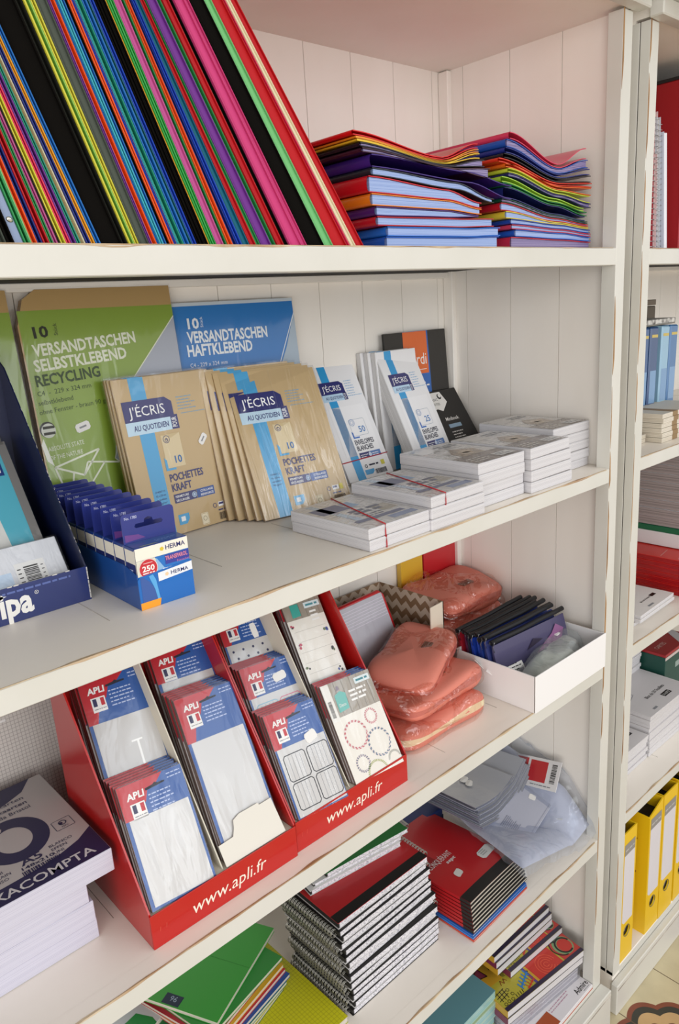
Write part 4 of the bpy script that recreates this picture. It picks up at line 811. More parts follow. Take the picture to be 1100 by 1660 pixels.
dB = display('red label display with dotted, framed and floral labels, beside the pink pouches', -.7530, .0300, .2120)
def lab_pack(label, x, y0, zf, W, H, T, kind, behind=0.0, plain=False, group=None, hd=.050, dx=0.0):
    """packet lying on the slope; (y0, zf) is the foot on the slope line, behind = distance back from it"""
    t = thing('label_packet', label, 'labels', (x + dx, y0 + behind, zf), R_(random.uniform(-.6, .6)), TH, R_(-4.0), group)
    g = G(); g.box(0, W, 0, T, 0, H, striped('packet_edges', '#A58F86', '#5C4A4A', 'Y', 1500, .42, .25)); g.build('backing_card', t)
    p = Pr((0, 0, 0)); wt = mat('#EFEDEA', .4)
    if plain:
        p.rect(.0003, H - hd, W - .0003, H - .0003, APB, 0); p.shape([(.0003, H - .0003), (W * .70, H - .0003), (W * .42, H - .014), (W * .30, H - .026), (0.0003, H - hd)], APR, 1); p.rect(.0003, .0003, W - .0003, H - hd, BLANK, 0); p.build('header_print', t)
        return t
    if kind in ('flower', 'circle'):
        p.rect(0, 0, W, H, mat('#E9E4DA', .35, coat=.6, wrinkle=.1), 0)
        wd = mat('#9C9284', .35, coat=.9, wrinkle=.15); p.rect(.014 if kind == 'circle' else 0, H - hd, W, H, wd, 1)
        for k_ in range(5): p.line([(W * (.25 + k_ * .16), H - hd), (W * (.25 + k_ * .16), H)], .0006, mat('#6E655A', .5), 2)
        tl = mat('#3FA79A', .35, coat=.8)
        if kind == 'flower': p.shape([(.012, H - hd + .003), (.028, H - hd + .004), (.028, H - .004), (.013, H - .004)], tl, 3)
        else: p.shape([(.017, H - hd + .006), (.036, H - hd + .008), (.038, H - .020), (.029, H - .015), (.018, H - .019)], tl, 3); p.shape([(.024, H - .014), (.030, H - .013), (.029, H - .007), (.025, H - .008)], mat('#8A7E8C', .4), 3)
        p.txt('Deco', .0205, H - hd + .013, .0050, wt, 4, w=.012) if kind == 'circle' else None; p.lines(.044, H - .022, W - .008, 3, .0065, .0030, wt, 3, 5); p.rect(W - .032, H - .014, W - .003, H - .005, mat('#DCE6E8', .4), 3); p.lines(W - .029, H - .011, W - .006, 1, .01, .003, mat('#4A8A94', .4), 4, 2, 0)
        if kind == 'circle':
            p.rect(.001, H - hd - .004, .0135, H - .002, mat('#ECEAE4', .4), 2); p.bars(.003, H - hd + .002, .009, H - hd + .026, mat('#3A3634', .5), None, 3, 2, True)
            a_, b_, c_, d_ = mat('#C86A74', .5), mat('#5E7890', .5), mat('#6A7488', .5), mat('#9AB048', .5)
            for u, v, r, c in ((.030, .062, .0205, a_), (.066, .078, .0115, a_), (.064, .040, .0205, b_), (.024, .022, .0125, c_), (.044, -.002, .019, d_), (.080, .010, .012, mat('#8A9A8A', .5))):
                a0, a1 = (0, 2 * PI) if v > .02 else (.04, PI - .04)
                p.ring(u, max(v, .001), r, .0030, mat('#E4D6D2', .5), 1, 40, a0=a0, a1=a1); p.ring(u, max(v, .001), r, .0014, c, 2, 40, a0=a0, a1=a1, dash=2); p.ring(u, max(v, .001), r - .0016, .0014, c, 2, 41, a0=a0 + .08, a1=a1, dash=2)
        else:
            R = random.Random(4); n = 0
            for v in (.224, .208, .192, .176, .160, .144, .128):
                p.line([(.006, v - .010), (W - .006, v - .010)], .0003, mat('#9A948C', .5), 1)
                for side in (0, 1):
                    n += 1; u = .007 if side == 0 else W - .009; cc = [mat(c, .5) for c in ('#C0566A', '#4A4A50', '#4A5EA4', '#D0603A', '#5C4470', '#6A7A58')]
                    if (n + side) % 4 == 3: continue
                    for q in range(3): p.disc(u + R.uniform(-.003, .003), v + R.uniform(-.003, .003), R.uniform(.0016, .0030), cc[R.randrange(6)], 2 + q % 2, 8, R.uniform(.0014, .0024))
    else:
        p.rect(.0003, .0003, W - .0003, H - .0003, APB, 0)
        p.shape([(.0003, H - .0003), (W * .70, H - .0003), (W * .57, H - .010), (W * .42, H - .0145), (W * .36, H - .026), (W * .22, H - hd * .66), (W * .14, H - hd), (.0003, H - hd)], APR, 1)
        p.txt('APLI', .0085, H - .0185, .0075, wt, 3, bold=.035, w=.0225, shear=.1)
        p.rect(.0105, H - .0415, .0285, H - .0235, wt, 2)
        for k_, c in enumerate(('#2B2B55', '#EDEBE8', '#C22A34')): p.rect(.0125 + k_ * .0048, H - .0345, .0173 + k_ * .0048, H - .0250, mat(c, .4), 3)
        p.lines(.0125, H - .0385, .0275, 1, .01, .0010, GREY, 3, 2, 0)
        lt = mat('#B4C2E4', .4); p.lines(.0345, H - .0210, W - .018, 5, .0046, .0015, lt, 2, 7, .25); p.lines(W - .021, H - .0060, W - .003, 2, .0044, .0014, lt, 2, 3, 0)
        p.shape([(.033, H - .0145), (.058, H - .0125), (.058, H - .0105), (.049, H - .0105), (.046, H - .0085), (.043, H - .0105), (.033, H - .0118)], mat('#16182A', .5), 2)
        if kind == 'blank': p.rect(.0045, .0035, W - .0035, H - hd, BLANK, 2)
        elif kind == 'tall': p.rect(.0045, .0035, W - .0035, H - hd, BLANK, 2); p.line([(.050, .030), (.052, H - hd - .034)], .0028, mat('#F4F3F0', .35, coat=.9), 3); p.line([(.044, H - hd - .033), (.058, H - hd - .033)], .0022, mat('#F4F3F0', .35, coat=.9), 3)
        else:
            p.rect(.0030, .0020, W - .0015, H - hd, BLANK, 2); dk, gy = mat('#23252C', .4), mat('#7E828A', .5)
            if kind == 'dots':
                for r_ in range(7):
                    for c_ in range(5): p.disc(.011 + c_ * .0165 + (r_ % 2) * .0045, H - hd - .010 - r_ * .0110 - c_ * .0000, .0019, mat('#23244E', .4), 3, 10)
            if kind in ('frames', 'tinted'):
                cols = ('#23252C',) * 4 if kind == 'frames' else ('#8FC0D4', '#D87A94', '#A8C48A', '#C4A4D0')
                for k_, (a, b_) in enumerate(((0, 1), (1, 1), (0, 0), (1, 0))):
                    u0, v0 = .008 + a * .0385, H - hd - .0075 - (2 - b_) * .0375 + .0 ; v1 = v0 + .0345
                    if v0 < .003: v0 = .003
                    p.frame(u0, v0, u0 + .0345, v1, .0012, mat(cols[k_], .4), 3, .003)
                    for q in range(1, 5): p.line([(u0 + .0015 + q * .0062, v0 + .001), (u0 + .0015 + q * .0062, v1 - .0015)], .0004, gy, 3)
    p.build('label_print', t)
    if kind in ('tinted', 'dots', 'frames'):
        q = Pr((0, 0, 0))
        if kind == 'tinted': q.sticker(.058, H - .026, STK, 5, .022, .012, R_(8))
        if kind == 'dots': q.sticker(.054, H - .034, STK, 5, .010, .022, R_(3))
        if kind == 'frames': q.sticker(.060, H - .047, STK, 5, .020, .014, R_(15))
        q.build('price_sticker', t)
    f = G(); f.box(-.0008, W + .0008, -.0007, T, -.0006, H + .0012, film('pack_film', '#FEFEFE', .015)); f.build('film_wrap', t)
    return t
# foot line of the slope: y = .030 at z = .937
def foot(h): return (.030 + (h - .937) * kS, h)
def pile(x, zf, W, H, kind, n, first, rest, off=.002, T=.0042, hd=.050, grp='', dxs=.0008):
    y, z = foot(zf)
    for i in range(n):
        lab = first if i == 0 else rest.format(ORD[i])
        lab_pack(lab, x - (i % 3) * dxs, y + off + i * (T + .0006) / math.cos(TH), z, W, H, T, kind, 0, i > 0, grp, hd)
pile(-.9575, 0.9345, .0835, 0.1401, 'blank', 6, 'blank white label packet foremost in the lower pile beside the index cards', '{} packet back in the lower pile beside the index cards', .0030, hd=.040, grp='blank label packets, lower pile')
pile(-.9560, 0.9420, .0850, 0.2485, 'tall', 7, 'label packet with large white panel, upper pile beside the index cards', '{} packet back in the upper pile beside the index cards', 0.0340, hd=.055, grp='blank label packets, upper pile')
pile(-.8550, 0.9345, .0850, 0.2061, 'blank', 6, 'tall blank label packet behind the white card pocket of the first red display', '{} packet back in the tall pile behind the white card pocket', .0050, hd=.058, grp='tall label packets behind the card pocket')
pile(-.8520, 0.9650, .0840, 0.2200, 'blank', 4, 'partly hidden label packet above the tall blank pile in the first red display', '{} packet back in the partly hidden pile of the first red display', 0.0400, hd=.042, grp='partly hidden label packets')
pile(-.7450, 0.9345, .0840, 0.1401, 'frames', 5, 'label packet with black lined frames and white tag in the second red display', '{} packet back behind the black-framed labels', .0030, hd=.048, grp='black-framed label packets')
pile(-.7430, 0.9345, .0880, 0.1970, 'tinted', 5, 'label packet with pale blue and pink frames and white tag', '{} packet back behind the blue and pink framed labels', 0.0290, hd=.044, grp='tinted label packets')
pile(-.7370, 0.9600, .0850, 0.2360, 'dots', 4, 'label packet with rows of navy dots', '{} packet back behind the dotted labels', .0550, hd=.046, grp='dotted label packets')
pile(-.6420, 0.9345, .0920, 0.1421, 'circle', 4, 'decorative label packet with coloured circle wreaths and wood-look header', '{} packet back behind the circle wreath labels', .0030, hd=.050, grp='wreath label packets')
pile(-.6400, 0.9345, .0700, 0.2590, 'flower', 4, 'decorative label packet with berry and flower motifs along both edges', '{} packet back behind the berry motif labels', 0.0300, hd=.027, grp='berry label packets')
# white card pocket in front of the tall blank pile
t = thing('card_pocket', 'white cardboard pocket holding the tall blank label packets in the red display', 'card holder', (-.8590, .0302, Z3 + .0435), 0, TH)
g = G(); w = .0900; g.ext([(0, 0, 0), (w, 0, 0), (w - .0015, 0, .045), (w - .020, 0, .0445), (w - .021, 0, .0475), (.040, 0, .0475), (.030, 0, .044), (.027, 0, .035), (.022, 0, .027), (0, 0, .026)], (0, -.0011, 0), mat('#DFDACF', .55)); g.build('pocket_front', t)

# ------------------------------------------------ patterned box, pouches, tray
m = bpy.data.materials.new('chevron_print'); m.use_nodes = True; nt = m.node_tree; b = nt.nodes['Principled BSDF']; b.inputs['Roughness'].default_value = .55
tc = nt.nodes.new('ShaderNodeTexCoord'); sp = nt.nodes.new('ShaderNodeSeparateXYZ'); nt.links.new(tc.outputs['Object'], sp.inputs[0])
def M2(op, a, c=None, d=None):
    n = nt.nodes.new('ShaderNodeMath'); n.operation = op
    for i, x in enumerate((a, c, d)):
        if x is None: continue
        if isinstance(x, (int, float)): n.inputs[i].default_value = x
        else: nt.links.new(x, n.inputs[i])
    return n.outputs[0]
zig = M2('PINGPONG', M2('ADD', M2('ADD', sp.outputs[0], sp.outputs[1]), 1.0), .0125)
band = M2('PINGPONG', M2('ADD', M2('ADD', sp.outputs[2], zig), 1.0), .0135)
cr = nt.nodes.new('ShaderNodeValToRGB'); cr.color_ramp.interpolation = 'CONSTANT'; cr.color_ramp.elements[0].color = lin('#8A6C50'); cr.color_ramp.elements[1].position = .5; cr.color_ramp.elements[1].color = lin('#C9B6A2')
nt.links.new(M2('DIVIDE', band, .0135), cr.inputs[0]); nt.links.new(cr.outputs[0], b.inputs['Base Color']); CHEV = m
t = thing('patterned_box', 'open cardboard box with brown zigzag pattern behind the pink pouches', 'box', (-.535, .200, Z3))
W, D, H = .284, .166, .150; ck = mat('#D9CDBA', .6)
g = G(); g.box(W - .002, W, 0, D, 0, H, CHEV); g.box(0, .002, 0, D, 0, H, CHEV); g.box(0, W, D - .002, D, 0, H, CHEV); g.box(.002, W - .002, .002, D - .002, 0, .002, ck); g.build('box_body', t)
g = G(); g.ext([(0, 0, 0), (W, 0, 0), (W, 0, H), (W - .036, 0, H - .002), (W - .036, 0, .060), (0, 0, .060)], (0, .002, 0), ck); g.build('cut_front', t)
t = thing('document_wallet', 'clear document wallet with thick red edge standing in the zigzag box', 'document wallet', (-.482, .235, Z3 + .012), R_(3), R_(24))
W, H = .185, .162
g = G(); rm = mat('#C01E24', .35); g.tube([(0, .004, 0), (0, .004, H - .008), (.008, .004, H), (W - .008, .004, H), (W, .004, H - .008), (W, .004, 0)], .0042, rm, 8); g.build('red_edge', t)
g = G(); g.cbox(.002, W - .002, 0, .008, 0, H - .002, mat('#C3C2CC', .28, coat=1, wrinkle=.2), .001)
for k_ in range(7): g.box(.004, W - .004, -.0006, 0, H - .012 - k_ * .0055, H - .0105 - k_ * .0055, mat('#E0DCE8', .3, coat=.8))
g.build('clear_sheets', t)

pink = mat('#D98270', .55, bump=.12, bscale=320, spec=.3); zipm = mat('#E4D3AE', .6, bump=.2, bscale=500); leather = mat('#7A5448', .6)
PF = film('pouch_film', '#FFF6F2', .08, 0, 1.0, 30)
def pouch(label, loc, rz, tilt_x, tilt_y, W, D, T, seed, sag=.0, zipper='side'):
    t = thing('pouch', label, 'pouch', loc, rz, 0, 0, 'pink pouches in clear film')
    t.matrix_world = Matrix.Translation(loc) @ Matrix.Rotation(rz, 4, 'Z') @ Matrix.Rotation(tilt_y, 4, 'Y') @ Matrix.Rotation(tilt_x, 4, 'X')
    def surf(sc, amp, sd):
        def f(u, v):
            a = 2 * PI * u; ph = PI * (v - .5); ex = .34
            sgn = lambda q, e_: math.copysign(abs(q) ** e_, q)
            cx, cy = sgn(math.cos(a), ex), sgn(math.sin(a), ex); r = sgn(math.cos(ph), .30); z = sgn(math.sin(ph), .62)
            x, y, zz = cx * r * W / 2 * sc, cy * r * D / 2 * sc, z * T / 2 * (sc if sc == 1 else sc + .04)
            n = mnoise.noise(Vector((x * 14 + sd, y * 14, zz * 22))); n2 = mnoise.noise(Vector((x * 45, y * 45 + sd, zz * 45)))
            zz *= 1 + .42 * n * amp; zz += .10 * T * math.sin(x * 38 + y * 22 + sd) * amp * (1 if z > 0 else 0); zz += sag * (x / W) ** 2; k = 1 + .05 * n * amp + .014 * n2 * amp
            return (x * k, y * k, zz + T / 2)
        return f
    g = G(); g.grid(surf(1.0, 1.0, seed), 40, 18, pink); g.build('body', t)
    # stitched seam with zip around the middle
    g = G(); s_ = surf(1.004, 1.0, seed)
    g.grid(lambda u, v: s_(u, .47 + .06 * v), 60, 2, zipm if zipper == 'cream' else mat('#C06A5C', .6, bump=.2, bscale=500)); g.build('zip', t)
    top = surf(1.0, 1.0, seed)
    g = G(); q = lambda u, v: Vector(top(.25 + u, v)) 
    def patch(u, v):
        x, y = (-.5 + u) * .034 + .012, (-.5 + v) * .016 - D * .16
        best = T * .98; 
        return (x, y, T / 2 + T / 2 * max(0, (1 - abs(2 * x / W) ** 5)) ** .5 * (1 + .0) * .985 + .0016 + .3 * T * 0)
    g.slab(lambda u, v: tuple(Vector(patch(u, v)) - Vector((0, 0, .006))), patch, 5, 3, leather); g.build('leather_patch', t)
    f = G(); f.grid(surf(1.045, 2.4, seed + 5), 64, 28, PF); f.build('film_wrap', t)
    return t
pouch('lowest pink pouch with cream zip showing, on the shelf beside the second red display', (-.402, .122, Z3 + .001), R_(-1.5), 0, 0, .205, .120, .040, 1.2, 0.0, 'cream')
pouch('middle pink pouch of the front heap, partly under the topmost one', (-.385, .136, Z3 + .040), R_(3), R_(-1), R_(0), .205, .122, .036, 7.7)
pouch('topmost pink pouch lying askew on the front heap in shiny film', (-.362, .176, Z3 + .070), R_(24), R_(3), R_(-5), .205, .118, .034, 3.1)
pouch('lower pink pouch behind the white tray', (-.120, .292, Z3 + .004), R_(-3), 0, 0, .205, .140, .076, 12.3)
pouch('upper pink pouch behind the white tray, in front of the red and yellow boxes', (-.112, .294, Z3 + .078), R_(4), R_(4), 0, .200, .138, .048, 21.9)
for lab, x, w, y, h, c in (('red upright box at the rear of the pouch shelf', -.120, .108, .362, .215, '#C4202A'), ('yellow upright box beside the red one at the rear of the pouch shelf', -.190, .066, .3625, .205, '#E2B436')):
    t = thing('upright_box', lab, 'box', (x, y, Z3 + .0003)); g = G(); g.cbox(0, w, 0, .0125, 0, h, mat(c, .35, coat=.4), .001); g.build('carton', t)
    g = G(); g.cbox(0, w, -.0004, .0129, h, h + .010, mat(c, .35, coat=.4), .001); g.build('lid', t)
# white cardboard tray with zipped pouches and clear packets
tw_, td_, th_ = .2300, .1700, .0685; tx, ty = -.2605, -.0045
t = thing('cardboard_tray', 'white open cardboard tray holding dark zipped pouches, at the post end of the shelf', 'tray', (tx, ty, Z3 + .0003), R_(0))
wc = mat('#EDEBEA', .55); wi = mat('#D9D4CC', .6)
g = G(); g.cbox(0, tw_, 0, .0022, 0, th_, wc, .0006); g.build('front_panel', t)
g = G(); g.box(0, .0022, .0030, td_, 0, th_ - .001, wc); g.box(tw_ - .0022, tw_, .0030, td_, 0, th_ - .001, wc); g.box(0, tw_, td_ - .0022, td_, 0, th_, wc); g.box(.0022, tw_ - .0022, .0025, td_ - .0022, 0, .0015, wi); g.box(.0001, .0008, .0022, .0030, .001, th_ - .001, dark_gap); g.build('tray_body', t)
R = random.Random(11)
cols = ['#B01E30', '#6A2A58', '#2A2F4A', '#1D3FA6', '#2A4FB8', '#203A8A', '#27306A', '#464163']
nms = ['red-edged', 'plum-edged', 'black', 'royal blue', 'bright blue', 'blue', 'navy', 'galaxy-print']
for i in range(8):
    y = .160 - i * .0098; x0 = tx + .010 + (R.uniform(0, .012)); w = .188 + (i % 3) * .006; h = .100 + R.uniform(-.004, .006)
    t = thing('zipped_pouch', f'{nms[i]} zipped pouch with black zip band, {ORD[i]} from the rear in the white tray', 'pouch', (x0, ty + y - .006, Z3 + .0045), R_(-3.5 - i * .5), R_(14 - i * .4), R_(2), 'zipped pouches standing in the white tray')
    body = mat(cols[i], .45, coat=.3); blk = mat('#16161A', .6)
    g = G(); g.slab(lambda u, v: (w * u, -.0030 * math.sin(v * PI) - .0006, (h - .012) * v), lambda u, v: (w * u, .0030 * math.sin(v * PI) + .0006, (h - .012) * v), 8, 5, body); g.build('body', t)
    g = G(); g.tube([(-.001, 0, h - .006)] + [(w * q / 8, .0012 * math.sin(q * 1.3 + i), h - .006 + .004 * (q / 8) ** 2) for q in range(1, 9)], .0046, blk, 8); g.build('zip_band', t)
    g = G(); g.tube([(w * .02, -.004, h - .006), (-.004, -.006, h - .012), (-.003, -.007, h - .022)], .0009, mat('#8A8C90', .3, metal=1), 5); g.build('zip_pull', t)
    if i == 7:
        p = Pr((0, -.0045, 0)); p.shape([(.07, .004), (w - .004, .004), (w - .006, .040), (.10, .034)], mat('#17151C', .4), 1); p.shape([(.10, .036), (.15, .060), (w - .03, .074), (w - .010, .060), (w - .02, .042)], mat('#8A5A86', .4), 1); p.shape([(.08, .050), (.10, .066), (.125, .058)], mat('#2A2238', .4), 1); p.build('galaxy_print', t)
for lab, x, y, z, rz, tl_, ry, w, h, prt in (('white price tag of a zipped pouch, text side up in the white tray', -.228, .062, .050, -8, 38, 6, .044, .032, True), ('blank white card tag in the corner of the white tray', -.246, .052, .056, 24, 60, 0, .026, .034, False), ('narrow printed tag hanging between red and blue pouches', -.243, .094, .060, 62, 40, 0, .014, .036, True)):
    t = thing('swing_tag', lab, 'tag', (x, y, Z3 + z - .034), R_(rz), R_(tl_)); g = G(); g.cbox(0, w, 0, .0008, 0, h + .02, mat('#EEECEA', .5), .0002); g.build('card', t)
    if prt:
        p = Pr((0, 0, 0)); p.lines(.004, h + .008, w - .004, 5, .0055, .0018, BLACK, 1, 4); p.bars(w * .3, .012, w - .003, h * .5 + .008, BLACK, None, 1, 5); p.build('tag_print', t)
for lab, x, y, w, d, h, c, sd in (('crumpled clear packet with pale green contents at the front of the white tray', -.150, .040, .150, .070, .062, '#C9CFC6', 2.2), ('clear packet with white price sticker in the far corner of the white tray', -.082, .070, .088, .085, .060, '#B4B4B0', 8.1)):
    t = thing('clear_packet', lab, 'packet', (x, y, Z3 + .003), R_(4))
    def sf(sc, am): 
        def f(u, v):
            X, Y = (u - .5) * w * sc, (v - .5) * d * sc; e_ = max(0, 1 - abs(2 * (u - .5)) ** 4) * max(0, 1 - abs(2 * (v - .5)) ** 4)
            return (X, Y, (h * sc) * (e_ ** .35) * (1 + .22 * am * mnoise.noise(Vector((X * 18 + sd, Y * 18, 0))) + .06 * am * mnoise.noise(Vector((X * 70 + sd, Y * 70, 0)))))
        return f
    g = G(); lo = lambda u, v: ((u - .5) * w * .9, (v - .5) * d * .9, 0); g.slab(lo, lambda u, v: tuple(a_ * s_ for a_, s_ in zip(sf(.9, 1)(u, v), (1, 1, .92))), 16, 8, mat(c, .5, coat=.8, wrinkle=.3)); g.build('contents', t)
    f = G(); f.grid(sf(1.0, 1.2), 22, 12, film('packet_film', '#F4F6F4', .05, .12, .9, 22)); f.build('film', t)
    if sd > 5:
        q = G(); zt = sf(1, 1.2)(.5, .5)[2]; q.box(-.006, .006, -.006, .006, zt - .001, zt + .0016, STK); q.build('price_sticker', t)
# ---------------------------------------------------------------- fourth shelf: notebooks and sleeves
sq_edge = None
m = bpy.data.materials.new('squared_page_edges'); m.use_nodes = True; nt = m.node_tree; b = nt.nodes['Principled BSDF']; b.inputs['Roughness'].default_value = .6
tc = nt.nodes.new('ShaderNodeTexCoord'); vo = nt.nodes.new('ShaderNodeTexNoise'); vo.inputs['Scale'].default_value = 420; vo.inputs['Detail'].default_value = 2
mp = nt.nodes.new('ShaderNodeMapping'); mp.inputs['Scale'].default_value = (1, 1, 2.2)
cr = nt.nodes.new('ShaderNodeValToRGB'); cr.color_ramp.elements[0].position = .36; cr.color_ramp.elements[0].color = lin('#9C9AA6'); cr.color_ramp.elements[1].position = .52; cr.color_ramp.elements[1].color = lin('#E2E0E4')
nt.links.new(tc.outputs['Object'], mp.inputs[0]); nt.links.new(mp.outputs[0], vo.inputs['Vector']); nt.links.new(vo.outputs[0], cr.inputs[0]); nt.links.new(cr.outputs[0], b.inputs['Base Color']); SQE = m
cr_edge = striped('cream_page_edges', '#DDD6C8', '#A89E90', 'Z', 1500, .34, .25)
CB, wire, PB = mat('#181614', .5), mat('#BDBBB2', .28, metal=.8), mat('#D8D6D4', .6)
def coil(t, y0, y1, T, n, x=0.0, r=.0052):
    g = G()
    for i in range(n):
        y = y0 + (y1 - y0) * (i + .5) / n; zc = T * .5
        for dy in (0, .0022): g.tube([(x - .001 + (r + .001) * math.cos(a), y + dy, zc + (T * .5 + .0016) * math.sin(a)) for a in [q * PI / 4 for q in range(8)]], .0007, wire, 4, True)
    g.build('spiral_wire', t)
def spiral_book(label, x, y, z, rz, W, D, T, cover, flip=False, group=None, pages=SQE, top_print=None, coil_n=22, tilt=0.0, dark=True):
    t = thing('spiral_notebook', label, 'notebook', (x, y, z), rz, 0, tilt, group)
    g = G(); g.box(.006, W - .001, .001, D - .001, .0007, T - .0007, pages); g.build('pages', t)
    g = G(); g.box(.0034, .0063, .002, D - .002, .0004, T - .0005, CB); g.cbox(.002, W, 0, D, 0, .0005, PB if dark is False else CB, .0001); g.cbox(.002, W, 0, D, T - .0006, T, cover, .0002); g.build('cover', t)
    if top_print:
        p = Pr((0, 0, T), (1, 0, 0), (0, 1, 0), (0, 0, 1)); top_print(p); p.build('cover_print', t)
    if flip: coil(t, .006, D - .006, T, coil_n, W + .004)
    else: coil(t, .006, D - .006, T, coil_n)
    return t
# tall stack of squared spiral notebooks
RED = mat('#B81E22', .45, coat=.15); n = 14; z = Z4 + .0003; R = random.Random(21)
def red_cover(p): p.rect(.002, .0006, .208, .019, CB, 0)
for i in range(n):
    T = .0106 if i < n - 1 else .0112
    x = -.6470 + .0035 * (i / n) + R.uniform(-.0025, .0025) + (.003 if i % 2 else 0); y = .069 + .030 * (i / n) ** 1.2 + R.uniform(-.0015, .0015)
    lab = 'red-covered spiral notebook with black stripe, topmost of the tall spiral stack' if i == n - 1 else f'squared spiral notebook, {ORD[i]} from the shelf in the tall spiral stack'
    spiral_book(lab, x, y, z, R_(R.uniform(-1, 1)), .2085, .150, T, RED if i == n - 1 else CB, i % 3 == 2 or i == n - 1, 'squared spiral notebooks in the tall stack', top_print=red_cover if i == n - 1 else None, dark=i % 3 == 0)
    z += T + .0003
ztop = z
# two green ones and a white pad lying on top
GRN = mat('#2C7A3C', .45)
spiral_book('white spiral pad lying on the red spiral notebook under the green one', -.6350, .172, ztop + .0002, R_(-8), .190, .125, .0085, mat('#E7E5E3', .5), True, pages=SQE, dark=False)
spiral_book('thin tabbed spiral notebook between the white pad and the green one', -.6260, .174, ztop + .0092, R_(-8), .186, .118, .0060, mat('#E5E3E2', .5), True, dark=False)
spiral_book('green-covered spiral notebook with wire at its far end, on top of the spiral stack', -.6020, .1690, ztop + .0157, R_(-7), .178, .125, .0080, GRN, True, dark=False)
# yellow-green squared pad under the stack's neighbour
YG = mat('#B4B424', .45); m = bpy.data.materials.new('squared_yellow_cover'); m.use_nodes = True; nt = m.node_tree; b = nt.nodes['Principled BSDF']; b.inputs['Roughness'].default_value = .45
tc = nt.nodes.new('ShaderNodeTexCoord'); sp = nt.nodes.new('ShaderNodeSeparateXYZ'); nt.links.new(tc.outputs['Object'], sp.inputs[0]); ln = mx_(gl(sp.outputs[0], .006, .0003), gl(sp.outputs[1], .006, .0003))
mix = nt.nodes.new('ShaderNodeMixRGB'); mix.inputs[1].default_value = lin('#CDC81A'); mix.inputs[2].default_value = lin('#A39E18'); nt.links.new(ln, mix.inputs[0]); nt.links.new(mix.outputs[0], b.inputs['Base Color']); YGM = m
t = thing('notebook', 'large yellow-green notebook with squared cover, under the green notebooks', 'notebook', (-.869, .0655, Z4 + .0003), R_(.5))
g = G(); g.box(.001, .209, .001, .296, .0006, .0114, cr_edge); g.build('pages', t); g = G(); g.cbox(0, .210, 0, .297, 0, .0006, YG, .0002); g.cbox(0, .210, 0, .297, .0114, .0122, YGM, .0002); g.build('cover', t)
# pile of exercise books
def ex_book(label, x, y, z, rz, W, D, T, col, name='exercise_book', group=None, lean=0.0, roll=0.0, pages=None, cat='notebook', c2=None):
    t = thing(name, label, cat, (x, y, z), rz, lean, roll, group); cv = mat(col, .42, coat=.15)
    g = G(); g.box(.0008, W - .0008, .0008, D - .0008, .0005, T - .0005, pages or cr_edge); g.build('pages', t)
    g = G(); g.cbox(0, W, 0, D, 0, .0005, mat(c2 or col, .42), .0001); g.cbox(0, W, 0, D, T - .0005, T, cv, .0001); g.build('cover', t)
    return t
z = Z4 + .0128; R = random.Random(8)
cols = [('#2C6A34', 'dark green'), ('#D8C43A', 'yellow'), ('#1F7A3A', 'green'), ('#28509A', 'blue'), ('#C02430', 'red'), ('#D9A92A', 'amber'), ('#B02838', 'wine red'), ('#2F8E3A', 'bright green')]
for i, (c, nm) in enumerate(cols):
    T = .0062 if i != 0 else .0058
    ex_book(f'{nm} exercise book, {ORD[i]} from below in the pile on the yellow-green notebook', -.8560 + R.uniform(-.004, .004) + .0012 * i, .128 + i * .0032, z, R_(14 + R.uniform(-3, 3)), .165, .220, T, c, group='exercise books piled on the yellow-green notebook'); z += T + .0003
t = ex_book('open-lying bright green notebook with dark numbered label, topmost on the exercise books'.replace('open-lying ', ''), -.834, .156, z + .0005, R_(25.5), .184, .225, .0075, '#3AA03A', pages=cr_edge)
p = Pr((0, 0, .0075), (1, 0, 0), (0, 1, 0), (0, 0, 1)); p.rect(.002, .070, .020, .100, mat('#1A2A44', .4), 0); p.txt('96', .017, .078, .009, mat('#9FB0C4', .4), 1, rot=PI / 2); p.line([(.10, .001), (.10, .224)], .0004, mat('#267A2C', .5), 0); p.build('cover_print', t)
t = ex_book('grey pad with green corner beside the green notebook, cut off at the frame edge', -.925, .235, Z4 + .0003, R_(20), .150, .090, .040, '#C9CCD0', 'paper_pad', cat='paper pad')
p = Pr((0, 0, .040), (1, 0, 0), (0, 1, 0), (0, 0, 1)); p.shape([(0, 0), (.042, 0), (.046, .012), (.040, .040), (0, .046)], mat('#2A8A44', .4), 0); p.txt('vert', .012, .010, .006, WHITE, 1); p.build('cover_print', t)
